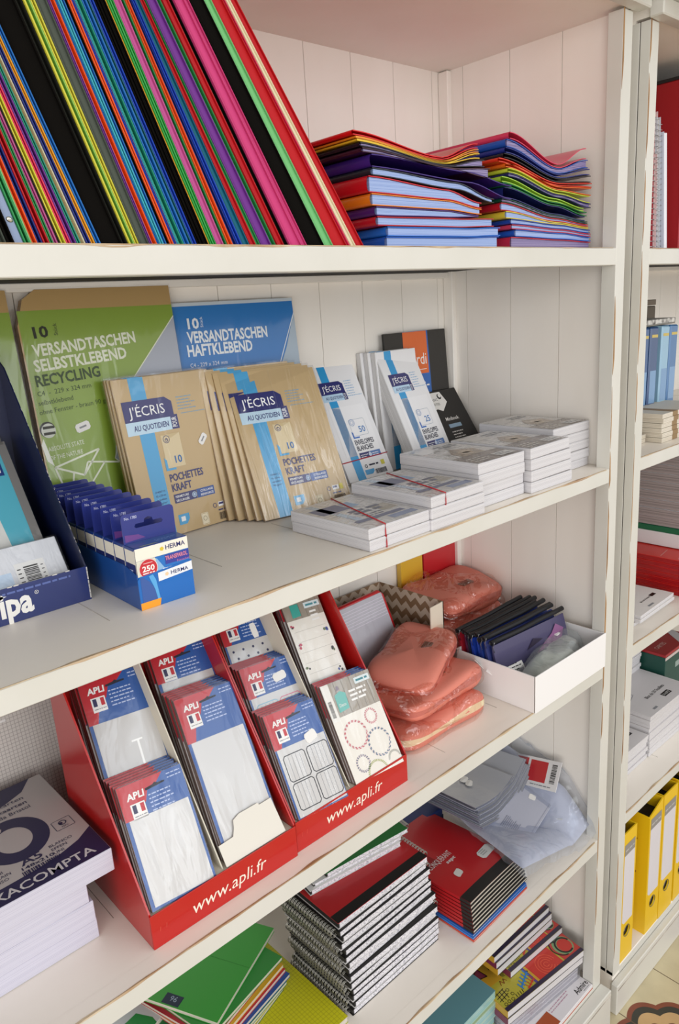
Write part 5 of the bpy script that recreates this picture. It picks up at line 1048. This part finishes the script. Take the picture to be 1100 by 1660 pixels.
# pile of red books with fanned pages
RB_ = mat('#B3151B', .42, coat=.2); z = Z4 + .0003; R = random.Random(4)
def red_book(label, x, y, z, rz, W, D, T, sag, col=RB_, band=True, last=False, edge=cr_edge):
    t = thing('notebook', label, 'notebook', (x, y, z), rz, group='red notebooks with black edge bands')
    # pile sags towards the post side; T is thickness, sag lowers the far end
    lo = lambda u, v: (W * u, D * v, max(.0, -sag * u ** 1.7) if sag < 0 else sag * (1 - u ** 1.5) )
    def lo(u, v): return (W * u, D * v, sag * (1 - u ** 1.4))
    def hi(u, v): a = lo(u, v); return (a[0], a[1], a[2] + T * (1 - .25 * u))
    g = G(); g.slab(lambda u, v: tuple(Vector(lo(.004 + u * .992, .004 + v * .99)) + Vector((0, 0, .0005))), lambda u, v: tuple(Vector(hi(.004 + u * .992, .004 + v * .99)) - Vector((0, 0, .0005))), 14, 2, edge); g.build('pages', t)
    g = G()
    for fn, dz, col_ in ((lo, .0005, col if not band else CB), (hi, -.0005, col if (last or not band) else CB)):
        a = (lambda f, d: (lambda u, v: f(u, v)))(fn, dz); b_ = (lambda f, d: (lambda u, v: tuple(Vector(f(u, v)) + Vector((0, 0, d)))))(fn, dz)
        g.slab(a, b_, 14, 2, col_)
    g.slab(lambda u, v: (lo(0, v)[0] - .0004, lo(0, v)[1], lo(0, v)[2] + T * u), lambda u, v: (lo(0, v)[0], lo(0, v)[1], lo(0, v)[2] + T * u), 2, 2, col)
    g.build('cover', t)
    if band:
        g = G(); g.slab(lambda u, v: tuple(Vector(hi(u, v * .10)) + Vector((0, -.0002, .00002))), lambda u, v: tuple(Vector(hi(u, v * .10)) + Vector((0, -.0002, .0003))), 14, 1, CB)
        g.slab(lambda u, v: (-.0009, D * .10 * v, lo(0, 0)[2] + T * u), lambda u, v: (-.0004, D * .10 * v, lo(0, 0)[2] + T * u), 2, 1, CB)
        g.build('black_band', t)
    if last:
        p = G(); wt = mat('#E2DAD8', .5); up = lambda u, v, q=.0004: tuple(Vector(hi(u, v)) + Vector((0, 0, q)))
        def put(pr_pts, mm, q): 
            p.poly([up(a, b_, q) for a, b_ in pr_pts], mm)
        put([(.10, .46), (.30, .46), (.30, .70), (.10, .70)], mat('#8E1418', .5), .0003)
        vs, fs = text2d('CONQUÉRANT', 0, 0); xs = max(a for a, _ in vs); p.add([up(.12 + .40 * a / xs, .455 + .085 * b_, .0006) for a, b_ in vs], fs, wt)
        vs, fs = text2d('sept', .02, .2); xs = max(a for a, _ in vs); p.add([up(.33 + .16 * a / xs, .40 + .05 * b_, .0006) for a, b_ in vs], fs, wt)
        for (u, v, w, h, c) in ((.29, .27, .11, .07, '#D4D2CC'), (.80, .255, .26, .10, '#D8D8D4')):
            q = [(-.5, -.28), (-.38, -.5), (.38, -.5), (.5, -.28), (.5, .28), (.38, .5), (-.38, .5), (-.5, .28)]; p.poly([up(u + a * w, v + b_ * h + a * .02, .0008) for a, b_ in q], mat(c, .5))
        for k_ in range(3): p.poly([up(.71 + a, .235 + k_ * .022 + b_, .0011) for a, b_ in ((0, 0), (.10, .003), (.10, .013), (0, .010))], mat('#A9A9A6', .5))
        p.build('cover_print', t)
    return t
RW, RD = .172, .215
for i, (c, nm) in enumerate((('#D24A34', 'orange-red'), ('#2F78C8', 'light blue'), ('#2460B4', 'blue'))):
    red_book(f'thin {nm} notebook, {ORD[i]} from the shelf under the red notebooks', -.4035, .022 + .001 * i, z, R_(2), RW - .004, RD, .0036, .0004 + .0006 * i, mat(c, .45), False); z += .0040
zb = z
for i in range(8):
    lab = 'topmost red notebook with white stickers and black band, half under clear film' if i == 7 else f'red notebook with black band, {ORD[i]} from below in the sagging red pile'
    T = .0060; sag = .0020 * (i + 1)
    red_book(lab, -.4010 + .0012 * i, .024 + .0018 * i, zb + .0011 + i * (T * .75 + .0002), R_(3 + .35 * i), RW, RD, T, sag * .86, last=i == 7)
# dark blue folder behind the spiral stack
t = thing('document_folder', 'dark blue folder at the rear between spiral stack and clear sleeves', 'folder', (-.420, .262, Z4 + .001), R_(-4)); g = G(); g.cbox(0, .205, 0, .105, 0, .052, mat('#1A2F6A', .4), .002); g.build('cover', t)
g = G(); g.box(-.0005, .2055, -.0005, .002, .015, .037, mat('#122048', .4)); g.build('spine_label', t)
# clear sleeves: a big bag of them with a loose pile and card on top
BAGF = film('bag_film', '#F1F4FA', .05, .08, 1.0, 16)
slv = striped('stacked_sleeves', '#C3C5D0', '#74788E', 'Z', 1600, .42, .2)
def bag_z(x, y):
    """resting surface of the sleeve heap: over the red books on one side, propped up by the side planks on the other"""
    z = .012 + .27 * max(0, y - .03) + .080 * max(0, (x + .105) / .095) ** 1.6 * min(1, y / .08)
    return max(z, .064 - .28 * max(0, x + .262) if x < -.10 else 0)
t = thing('sleeve_bag', 'large crinkled clear bag of plastic sleeves overhanging the red notebooks', 'packet', (0, 0, Z4))
X0_, X1_, Y0_, Y1_ = -.278, -.010, .004, .305
def bag(mx, am, dz, lift=0):
    def f(u, v):
        x = X0_ + mx + (X1_ - X0_ - 2 * mx) * u + .060 * v * (1 - u); y = Y0_ + mx + (Y1_ - Y0_ - 2 * mx) * v
        nz = mnoise.noise(Vector((x * 26, y * 26, 3.3))) * .006 + mnoise.noise(Vector((x * 75, y * 65, 1.7))) * .004
        e_ = max(0, 1 - abs(2 * u - 1) ** 8) * max(0, 1 - abs(2 * v - 1) ** 8)
        return (min(x + am * nz * .6, -.0075), y + am * nz * .5, bag_z(x, y) + dz * e_ ** .4 + am * max(-.002, nz) + .001)
    return f
g = G(); g.slab(bag(.016, 0, 0), bag(.016, 0, .020), 18, 14, mat('#B9BBC8', .3, coat=.9, wrinkle=.12), slv); g.build('sleeves', t)
f = G(); f.grid(bag(0, 1.0, .026), 46, 46, BAGF); f.build('film', t)
t = thing('sleeve_stack', 'loose pile of clear grey pockets lying on the big clear bag', 'document sleeves', (0, 0, Z4))
R = random.Random(6); cl, cd = mat('#A9ABB2', .22, coat=1, wrinkle=.10), mat('#5E6276', .3, coat=1)
g = G(); ca, sa = math.cos(R_(6)), math.sin(R_(6)); ox, oy = -.246, .122
def on_pile(a, b_, k_): x, y = ox + a * ca - b_ * sa, oy + a * sa + b_ * ca; return (x, y, bag_z(min(x, -.06), .13) + .024 + .10 * max(0, a - .05) + k_)
for k_ in range(15):
    dx, dy = R.uniform(-.005, .005) + k_ * .0006, R.uniform(-.003, .003) + k_ * .0014; w = .205 - .0022 * k_ - (.03 if k_ > 10 else 0); d = .150
    zz = k_ * .0027
    lo = lambda u, v: on_pile(dx + w * u, dy + d * v, zz + .004 * math.sin(u * 5 + k_) * (u > .6))
    hi = lambda u, v: tuple(Vector(lo(u, v)) + Vector((0, 0, .0016)))
    g.slab(lo, hi, 8, 2, cl, cd if k_ % 3 else slv)
g.build('pockets', t)
g = G()
for (a, b_, rz) in ((.085, .095, .2), (.080, .080, .5)):
    q = [(-.011, -.003), (-.007, -.007), (.007, -.007), (.011, -.003), (.011, .003), (.007, .007), (-.007, .007), (-.011, .003)]
    g.poly([tuple(Vector(on_pile(a + x * math.cos(rz) - y * math.sin(rz), b_ + x * math.sin(rz) + y * math.cos(rz), 14 * .0027 + .0020 + rz * .001)) + Vector((0, 0, .0012 * 0 + .0018))) for x, y in q], STK)
g.build('price_sticker', t)
def laid(name, label, cat, O, A, B):
    """thing lying on a slope: origin O, A along its width, B along its depth"""
    O, A, B = Vector(O), Vector(A), Vector(B); u = (A - O).normalized(); n = u.cross(B - O).normalized(); v = n.cross(u)
    o = bpy.data.objects.new(name, None); COL.objects.link(o); M = Matrix((u, v, n)).transposed().to_4x4(); M.translation = O; o.matrix_world = M
    return tag(o, label, cat), (A - O).length, (B - O).dot(v)
t, W, D = laid('clear_pocket', 'single clear pocket with fine print and white stickers lying before the grey pocket pile', 'document sleeves', (-.200, .058, Z4 + .048), (-.036, .088, Z4 + .064), (-.222, .180, Z4 + .082))
g = G(); g.cbox(0, W, 0, D, 0, .0022, mat('#AFB2C2', .22, coat=1, wrinkle=.08), .0006); g.build('pocket', t)
p = Pr((0, 0, .0022), (1, 0, 0), (0, 1, 0), (0, 0, 1)); p.lines(.018, .060, .052, 10, .0034, .0012, mat('#6E7286', .5), 2, 3); p.frame(.005, .005, W - .005, D - .005, .0006, mat('#7E8298', .4), 1); p.sticker(.126, .040, STK, 3, .015, .014, .2); p.build('pocket_print', t)
t, W, D = laid('header_card', 'white insert card with red squares and barcode on the clear bag', 'card', (-.072, .183, Z4 + .074), (-.070, .072, Z4 + .098), (-.032, .196, Z4 + .118)); g = G(); g.cbox(0, W, 0, D, 0, .0012, mat('#E4E2E2', .4, coat=.6), .0003); g.build('card', t)
p = Pr((0, 0, .0012), (1, 0, 0), (0, 1, 0), (0, 0, 1)); rd = mat('#C0262C', .4, coat=.5); p.rect(.004, D - .026, .036, D - .004, rd, 1); p.rect(.042, .012, .084, D - .006, rd, 1); p.bars(.094, .014, .106, D - .006, BLACK, None, 1, 3, True); p.lines(.050, .005, .10, 1, .01, .002, GREY, 1, 2, 0); p.build('card_print', t)
t = thing('price_tag', 'white price sticker tag on the film near the bookcase post', 'tag', (-.078, .052, Z4 + .0475), R_(24)); g = G(); g.cbox(0, .016, 0, .014, 0, .0008, STK, .0002); g.build('card', t)

# ---------------------------------------------------------------- lowest shelf
z = Z5 + .0003; teal_e = striped('tinted_pad_edges', '#B9C9A8', '#7FB0B8', 'Z', 500, .45, .1)
for i in range(6):
    T = .019 if i < 5 else .022
    lab = 'teal-covered pad on top of the pad pile at the front of the lowest shelf' if i == 5 else f'pale tinted pad, {ORD[i]} from below under the teal cover'
    t = thing('paper_pad', lab, 'paper pad', (-.490 + .0010 * i, .078 + .0012 * ((i * 5) % 4), z), R_(.6 * ((i % 3) - 1)), group='pads piled on the lowest shelf')
    g = G(); g.box(.0005, .2195, .0005, .2095, 0, T - .0009, teal_e); g.build('pages', t); g = G(); g.cbox(0, .220, 0, .210, T - .0009, T, mat('#5F8F98', .5) if i == 5 else mat('#A8B890', .5), .0002); g.build('cover', t); z += T + .0003
t = thing('paper_pack', 'white paper pack with black lettering and orange edge, in the corner of the lowest shelf', 'paper pack', (-.262, .0010, Z5 + .0003), R_(0))
g = G(); g.cbox(0, .232, 0, .300, 0, .0125, mat('#DCD8DA', .45, coat=.5, wrinkle=.1), .0008); g.box(.0, .232, -.0003, .0003, .0010, .0035, mat('#B8502A', .5)); g.build('wrapped_sheets', t)
p = Pr((0, 0, .0125), (1, 0, 0), (0, 1, 0), (0, 0, 1)); p.txt('Admire', .187, .0085, .0125, BLACK, 1, bold=.012, w=.042, al='l'); p.lines(.205, .004, .226, 1, .01, .0014, GREY, 1, 3, 0); p.rect(.050, .0010, .108, .034, mat('#A24A22', .45), 1); p.lines(.112, .030, .185, 2, .006, .002, mat('#B890A0', .5), 1, 4); p.build('wrapper_print', t)
t = thing('paper_pack', 'film-wrapped pack of white sheets under the colourful notebooks', 'paper pack', (-.262, .0560, Z5 + .0132), R_(-6))
g = G(); g.cbox(0, .228, 0, .270, 0, .050, striped('wrapped_sheet_edges', '#D6D4D8', '#9C9AA4', 'Z', 260, .4, .2), .003); g.build('sheets', t); f = G(); f.box(-.002, .230, -.003, .272, 0, .052, film('wrap_film', '#F6F6F8', .06, .05, 1.0, 30)); f.build('film_wrap', t)
art = [mat(c, .4, coat=.25) for c in ('#B7AC3A', '#C8342A', '#2E2440', '#2F7FC4', '#7FA070', '#C99A2C', '#7A2A4A', '#141216')]
def art_cover(p, W, D):
    ol, rd, ink, bl, gr, oc, wi, bk = art
    p.rect(0, 0, W, D, ol, 0); p.rect(0, 0, W, .0085, ink, 5); pu = mat('#5A4A8A', .4)
    p.rect(.105, .0085, .180, .056, rd, 1); p.rect(.094, .0085, .105, .060, pu, 2); p.rect(.100, .056, .184, .062, mat('#A83A5A', .4), 2); p.rect(.100, .0085, .106, .058, oc, 3)
    for r in (.024, .018, .012, .006): p.ring(.146, .026, r, .0011, mat('#E86A48', .4), 2, 24, a1=5.6)
    for q in range(5): p.disc(.118 + q * .012, .058, .0014, WHITE, 3, 6)
    p.rect(.184, .0085, W, .085, mat('#C2403A', .4), 1); p.disc(.211, .036, .0235, gr, 2); p.disc(.214, .034, .0165, rd, 3); p.ring(.213, .035, .0205, .0038, bk, 4, 28, a0=.2, a1=5.2); p.ring(.206, .038, .0255, .0026, bk, 4, 28, a0=1.6, a1=4.6)
    p.shape([(.186, .058), (.200, .052), (.192, .068)], bk, 4); p.line([(.200, .052), (.208, .060), (.214, .058)], .003, bk, 4); p.line([(.180, .066), (.172, .060), (.168, .070)], .0026, bk, 4)
    p.rect(0, .060, .050, D, oc, 1); p.shape([(0, .088), (.028, .082), (.020, .118), (0, .116)], wi, 2); p.line([(0, .088), (.028, .082), (.020, .118)], .002, bk, 3); p.line([(.006, .10), (.048, .12), (.042, .09)], .0022, bk, 3); p.rect(.050, .075, .094, D, gr, 1)
    p.line([(.062, .020), (.102, .040)], .0034, bl, 3)
    for q in range(5): p.line([(.064 + q * .008, .015 + q * .004), (.062 + q * .008, .031 + q * .004)], .0028, bl, 4)
    p.line([(.072, .010), (.100, .020)], .0030, rd, 3)
    for q in range(4): p.line([(.077 + q * .007, .009 + q * .002), (.074 + q * .007, .021 + q * .003)], .0016, rd, 4); p.line([(.040 + q * .006, .010), (.042 + q * .006, .018)], .0013, bk, 3)
    for q in range(3): p.line([(.010 + q * .008, .020), (.012 + q * .008, .042)], .0013, bk, 3); p.line([(.004, .024 + q * .007), (.032, .028 + q * .007)], .0013, bk, 3)
    for u, v in ((.010, .013), (.020, .014), (.030, .013), (.036, .034), (.038, .022)): p.ring(u, v, .0038, .0010, bk, 3, 10)
    p.line([(.034, .048), (.039, .058), (.043, .048), (.048, .058), (.052, .050)], .0014, mat('#8A2A20', .5), 3); p.ring(.056, .066, .0055, .0013, bk, 3, 12, a1=5); p.ring(.056, .066, .0025, .0010, bk, 3, 8)
    for q in range(6): p.line([(.062 + q * .006, .052 + q * .003), (.064 + q * .006, .060 + q * .003)], .0011, bk, 3)
z = Z5 + .0655; R = random.Random(9)
for i, (x, y, T, rz) in enumerate(((-.2740, .0450, .0170, -6.5), (-.2730, .0460, .0165, -7), (-.2060, .0865, .0150, -4), (-.2310, .1000, .0160, -1.8), (-.2330, .1020, .0150, -2.4), (-.2360, .1050, .0140, -1.6))):
    W, D = .234, .165
    if i == 2: W = .174
    if i > 2: W = .190
    lab = ['lower colourful doodle-cover notebook on the film-wrapped pack', 'colourful doodle-cover notebook with red spiral and black edge facing up', 'doodle-cover notebook lying set back on the red spiral one', 'doodle-cover notebook third up from the red spiral one, dark stripe along its front', 'white-edged notebook above the dark-striped doodle one', 'uppermost notebook of the doodle pile, half hidden by the shelf above'][i]
    t = thing('notebook', lab, 'notebook', (x, y, z), R_(rz), group='doodle-cover notebooks on the lowest shelf')
    g = G(); g.box(.0006, W - .0006, .0006, D - .0006, .0006, T - .0006, w_edge_z); g.build('pages', t)
    g = G(); g.cbox(0, W, 0, D, 0, .0006, art[7], .0001); g.cbox(0, W, 0, D, T - .0006, T, art[2], .0001); g.box(-.0006, 0, 0, D, 0, T, art[5] if i % 2 else art[6]); g.build('cover', t)
    p = Pr((0, 0, T), (W / .236, 0, 0), (0, 1, 0), (0, 0, 1)); art_cover(p, .236, D); p.build('cover_print', t)
    z += T + .0004
# ---------------------------------------------------------------- neighbouring bookcase
def simple_stack(name, cat, x, y, z, W, D, T, n, edge, top, lab_top, lab_rest, group, rz=0, jit=.002, seed=1, band=None, prt=None):
    R = random.Random(seed)
    for i in range(n):
        last = i == n - 1
        t = thing(name, lab_top if last else lab_rest.format(ORD[i]), cat, (x + R.uniform(-jit, jit), y + R.uniform(-jit, jit), z), R_(rz + R.uniform(-.8, .8)), group=group)
        g = G(); g.cbox(0, W, 0, D, 0, T, edge, .0006); g.build('pages', t)
        g = G(); g.box(.0002, W - .0002, .0002, D - .0002, T - .0002, T + .0004, top); g.build('cover', t)
        if band:
            for u in band:
                g = G(); g.box(u, u + .022, -.0004, D, T * .02, T + .0008, mat('#8E7450', .6)); g.build('paper_band', t)
        if last and prt:
            p = Pr((0, 0, T + .0004), (1, 0, 0), (0, 1, 0), (0, 0, 1)); prt(p); p.build('cover_print', t)
        z += T + .0009
    return z
# top shelf: wire-bound books and red folders
for i, (x, w, h, c, nm) in enumerate(((.190, .015, .238, '#A81A30', 'red'), (.208, .012, .236, '#D8B8BC', 'pale pink'), (.222, .013, .228, '#C9CDD8', 'silver'))):
    t = thing('spiral_notebook', f'upright wire-bound notebook with {nm} cover beside the bookcase post', 'notebook', (x, .050, Z1 + .0003), R_(2), 0, R_(3 + i), 'upright wire-bound notebooks')
    g = G(); g.box(.001, w - .001, .007, .170, 0, h, cr_edge); g.build('pages', t); g = G(); g.box(0, .001, .003, .172, 0, h + .002, mat(c, .4)); g.box(w - .001, w, .003, .172, 0, h + .002, mat(c, .4)); g.build('cover', t)
    g = G()
    for k_ in range(24): zz = .008 + k_ * h / 25; g.tube([(w / 2 + (w / 2 + .001) * math.cos(a), .004 + .006 * math.sin(a), zz + .001 * math.sin(a)) for a in [q * PI / 4 for q in range(8)]], .0006, mat('#B9B9BC', .25, metal=1), 4, True)
    g.build('spiral_wire', t)
t = thing('notebook', 'upright white slim notebook leaning beside the wire-bound ones', 'notebook', (.242, .048, Z1 + .0003), 0, 0, R_(6)); g = G(); g.cbox(0, .012, 0, .16, 0, .205, mat('#E4E4EA', .5), .001); g.build('pages', t); g = G(); g.box(-.0008, 0, 0, .16, 0, .207, mat('#CFD4E2', .5)); g.build('cover', t)
t = thing('notebook', 'cream slip sticking up behind the red wire-bound notebook', 'notebook', (.196, .226, Z1 + .0003), 0, 0, R_(2)); g = G(); g.cbox(0, .012, 0, .10, 0, .262, mat('#E6E2D8', .5), .001); g.build('pages', t); g = G(); g.box(.012, .0126, 0, .10, 0, .262, mat('#D8D0C0', .5)); g.build('cover', t)
for i in range(4):
    t = thing('box_file', f'tall red box file, {ORD[i]} from the bookcase post, behind the wire-bound notebooks', 'box file', (.328 + i * .082, .060, Z1 + .0003), group='tall red box files'); g = G(); g.cbox(0, .078, 0, .28, 0, .312, mat('#A0141C', .45), .0015); g.build('body', t); g = G(); g.cbox(-.0004, .0784, -.0004, .2804, .312, .318, mat('#1E1A1A', .5), .0005); g.build('black_rim', t)
# second shelf: blue binders, banded booklets
for i, (x, c, nm) in enumerate(((.262, '#274B7C', 'dark blue'), (.302, '#2A5488', 'mid blue'), (.344, '#1F4676', 'navy blue'), (.396, '#8CB4CC', 'pale blue'), (.436, '#3A6EA0', 'steel blue'))):
    t = thing('album', f'{nm} upright album behind the banded booklets in the neighbouring bookcase', 'album', (x, .118, Z2 + .0003), R_(1), 0, R_(-2), 'upright blue albums'); g = G(); g.cbox(0, .036, 0, .17, 0, .222, mat(c, .35, coat=.4), .003); g.build('cover', t); p = Pr((0, 0, 0)); p.rect(.004, .06, .032, .13, mat('#6E96BE', .35, coat=.4), 0); p.rect(.004, .20, .032, .206, mat('#C9B25A', .4), 0); p.build('spine_print', t)
t = thing('patterned_box', 'flat speckled box lying across the blue albums', 'box', (.270, .130, Z2 + .2260)); g = G(); g.cbox(0, .22, 0, .15, 0, .010, painted('speckled_card', '#D8D4CC', '#4A443E', 90, .5, 0), .001); g.build('lid', t); g = G(); g.cbox(.001, .219, .001, .149, -.003, .0, mat('#8A8478', .6), .0005); g.build('base_box', t)
t = thing('patterned_box', 'dark patterned box at the rear above the albums', 'box', (.50, .24, Z2 + .0003)); g = G(); g.cbox(0, .12, 0, .10, 0, .26, mat('#5A5044', .6), .002); g.build('body', t); g = G(); g.cbox(-.0006, .1206, -.0006, .1006, .262, .275, mat('#6E6254', .6), .001); g.build('lid', t)
ck_e = striped('booklet_edges', '#DCD3C2', '#A89C88', 'Z', 900, .3, .2)
simple_stack('booklet_pack', 'booklets', .235, .030, Z2 + .0003, .200, .115, .0088, 6, ck_e, mat('#CFC7B6', .5), 'topmost cream booklet pack of the front banded stack', 'cream booklet pack, {} from below in the front banded stack', 'cream booklet packs, front stack', seed=3, band=(.045,))
simple_stack('booklet_pack', 'booklets', .262, .150, Z2 + .0003, .210, .130, .0260, 4, ck_e, mat('#C4B8A4', .5), 'topmost kraft-banded booklet pack of the rear stack', 'kraft-banded booklet pack, {} from below in the rear stack', 'kraft-banded booklet packs, rear stack', seed=4, band=(.03, .12))
simple_stack('booklet_pack', 'booklets', .165, .060, Z2 + .0003, .062, .09, .0075, 2, ck_e, mat('#D9D2C2', .5), 'upper small pale booklet pack beside the front banded stack', 'lower small pale booklet pack beside the front banded stack', 'small pale booklet packs', seed=5)
# third shelf: reams on a green-lidded box, on a red stack
pu_e = striped('grey_ream_edges', '#A39694', '#7E7472', 'Z', 420, .36, .2)
def red_prt(p): p.txt('DÉTACHEMENT', .012, .030, .010, mat('#E8D8D4', .5), 1, w=.09, rot=.1); p.rect(.115, .012, .160, .040, mat('#E2DEDA', .5), 1); p.line([(.010, .080), (.06, .086)], .0015, mat('#E0A8A0', .5), 1)
simple_stack('sticky_pad', 'paper pads', .385, .014, Z3 + .0003, .300, .260, .0112, 7, striped('red_pad_edges', '#B01418', '#7E0E12', 'Z', 700, .36, .2), mat('#D62A1E', .4), 'topmost red pad with white lettering under the grey reams', 'red pad, {} from below in the thick red stack', 'red pads under the grey reams', 0, .001, 7, None, red_prt)
t = thing('paper_box', 'white paper box with green lid between red pads and grey reams', 'box', (.458, .026, Z3 + .0862)); g = G(); g.cbox(0, .215, 0, .235, 0, .034, mat('#DAD8D8', .5), .001); g.build('carton', t); g = G(); g.cbox(-.0006, .2156, -.0006, .2356, .0343, .0480, mat('#14613F', .45), .001); g.build('green_lid', t)
simple_stack('paper_ream', 'paper', .460, .028, Z3 + .1346, .212, .230, .0205, 9, pu_e, mat('#D4D2D6', .5), 'topmost grey paper ream with green stripe in the neighbouring bookcase', 'grey paper ream, {} from below in the tall ream stack', 'grey paper reams', seed=6, prt=lambda p: (p.rect(.01, .05, .20, .075, mat('#1F6A44', .5), 0), p.txt('PAPIER', .02, .056, .012, WHITE, 1), p.rect(.02, .012, .12, .022, mat('#5A64A0', .5), 0)))
def note_prt(p): p.txt('Bloc de 50 feuillets', .070, .030, .005, BLACK, 1, bold=.01, w=.045); p.rect(.118, .028, .140, .037, BLACK, 1); p.line([(.02, .05), (.035, .062), (.05, .05)], .001, GREY, 1); p.rect(.060, .008, .085, .013, GREY, 1)
def note_top(p): p.rect(.075, .066, .105, .085, mat('#2A3A9A', .5), 1); note_prt(p)
simple_stack('message_pad', 'paper pads', .172, .034, Z3 + .0003, .166, .100, .0068, 3, w_edge_z, mat('#E6E2DE', .5), 'topmost white message pad with blue corner in the neighbouring bookcase', 'white message pad, {} from below beside the red stack', 'white message pads', 2, .006, 8, None, note_top)
# fourth shelf: white pads
def bloc_prt(p): p.txt('Bloc de 50 Feuillets', .075, .045, .0095, BLACK, 1, bold=.01, w=.090, rot=.02); p.rect(.115, .020, .150, .034, BLACK, 1); p.txt('21x29,7', .118, .0235, .007, WHITE, 2, w=.029); p.line([(.005, .07), (.045, .105), (.070, .080), (.005, .060)], .0012, GREY, 1); p.disc(.022, .092, .006, BLACK, 1, 6, .003); p.rect(.040, .010, .058, .016, GREY, 1)
zz = simple_stack('writing_pad', 'paper pads', .310, .060, Z4 + .0003, .210, .290, .0096, 10, w_edge_z, mat('#D8D4D4', .5), 'topmost white writing pad with black lettering in the neighbouring bookcase', 'white writing pad, {} from below in the high pad stack', 'white writing pads, high stack', 0, .0015, 9, None, bloc_prt)
def bloc2(p): p.rect(.120, .030, .190, .046, BLACK, 1); p.txt('21x29,7 cm', .125, .034, .008, WHITE, 2, w=.06); p.txt('feuillets', .120, .056, .008, BLACK, 1, w=.05)
simple_stack('writing_pad', 'paper pads', .095, .061, Z4 + .0003, .209, .290, .0096, 6, w_edge_z, mat('#D8D4D4', .5), 'topmost white writing pad with black size label in the lower pad stack', 'white writing pad, {} from below in the lower pad stack', 'white writing pads, lower stack', 0, .0015, 10, None, bloc2)
simple_stack('writing_pad', 'paper pads', .316, .190, zz, .205, .155, .0086, 9, w_edge_z, mat('#E0DEDE', .5), 'topmost small white pad lying on the high pad stack', 'small white pad, {} from below on the high pad stack', 'small white pads on the high stack', 0, .0015, 12)
t = thing('card_box', 'small box with dark green front and red lid on the white writing pads', 'box', (.532, .130, Z4 + .0003), R_(0)); g = G(); g.cbox(0, .16, 0, .12, 0, .150, mat('#16463C', .45), .001); g.build('carton', t)
g = G(); g.cbox(-.0008, .1608, -.0008, .1208, .150, .158, mat('#9C2428', .45), .001); g.build('red_lid', t)
p = Pr((0, 0, 0)); p.rect(.06, .102, .11, .118, mat('#8FA09A', .5), 0); p.rect(0, .141, .16, .149, mat('#C9B8B4', .5), 0); p.build('front_print', t)
p = Pr((0, 0, .158), (1, 0, 0), (0, 1, 0), (0, 0, 1)); p.txt('CARTES', .02, .03, .012, mat('#D8B8B0', .5), 1, w=.05); p.shape([(.09, 0), (.13, 0), (.16, .05), (.16, .09)], mat('#C9C4C4', .5), 1); p.build('lid_print', t)
for i in range(3):
    t = thing('spiral_notebook', f'dark wire-bound notebook, {ORD[i]} of those standing behind the red-lidded box', 'notebook', (.545 + i * .03, .262, Z4 + .0003), group='dark notebooks behind the red-lidded box'); g = G(); g.box(0, .02, .008, .11, 0, .24, CB); g.build('cover', t); g = G()
    for k_ in range(18): g.tube([(.01 + .011 * math.cos(a), .006 + .006 * math.sin(a), .12 + k_ * .0062) for a in [q * PI / 3 for q in range(6)]], .0008, mat('#B9B9BC', .25, metal=1), 4, True)
    g.build('spiral_wire', t)
# lowest shelf: yellow lever arch files
yel, yel2, blk_ = mat('#E8BE12', .42, coat=.15), mat('#D6AC10', .45), mat('#14110E', .6)
for i, (x, y, lab) in enumerate(((.0875, .0020, 'yellow lever arch file half hidden behind the bookcase post'), (.2060, .0015, 'middle yellow lever arch file, showing its side and open top'), (.2730, .0010, 'yellow lever arch file furthest from the post'), (.3520, .0010, 'yellow lever arch file beyond the frame edge side of the row'))):
    H, Wd, D = .345, (.0580, .0640, .0700, .0700)[i], .285; zb_ = .0985
    t = thing('lever_arch_file', lab, 'binder', (x, y, zb_), group=None)
    g = G(); g.cbox(0, .0030, .002, D, 0, H - (.022 if i == 1 else 0), yel, .0008); g.cbox(Wd - .0030, Wd, .002, D, 0, H, yel, .0008); g.build('cover', t)
    # spine with a round finger hole
    g = G(); hr = .0125; cx, cz = Wd * .5, .078
    hole = [(cx + hr * math.cos(2 * PI * q / 24), 0, cz + hr * 1.05 * math.sin(2 * PI * q / 24)) for q in range(24)]
    top_ = [(Wd, 0, H), (.004, 0, H - .020), (0, 0, H - .024)] if i == 1 else [(Wd, 0, H), (0, 0, H)]
    g.ext([(0, 0, 0), (Wd, 0, 0)] + top_, (0, .0028, 0), yel, holes=[hole]); g.build('spine', t)
    g = G(); q_ = [(cx + (hr + .0012) * math.cos(2 * PI * q / 24), -.0004, cz + (hr * 1.05 + .0012) * math.sin(2 * PI * q / 24)) for q in range(24)]; g.tube(q_, .0008, mat('#8E8A80', .3, metal=1), 6, True); g.build('finger_ring', t)
    g = G(); g.box(.0040, Wd - .0040, .0040, .0060, .02, H - .030, blk_); g.box(.0035, Wd - .0035, .010, D - .01, .004, H - .034, mat('#1A1612', .7)); g.build('inside_mechanism', t)
    p = Pr((0, 0, 0)); p.shape([(.006, .112), (.014, .104), (Wd - .006, .104), (Wd - .006, H - .058), (.006, H - .058)], mat('#D6D2D6', .5), 0); p.rect(.006, H - .058, Wd - .006, H - .030, mat('#8E8A86', .5), 1); p.lines(.010, H - .048, Wd - .010, 1, .01, .004, mat('#B9B6B2', .5), 2, 3, 0); p.build('spine_label', t)
    if i == 1:
        g = G(); mt = mat('#9A4A30', .35, metal=.6)
        for z_ in (.165, .255): g.tube([(-.0012, .030, z_), (.0005, .030, z_)], .0032, mt, 10)
        g.build('rivet', t)
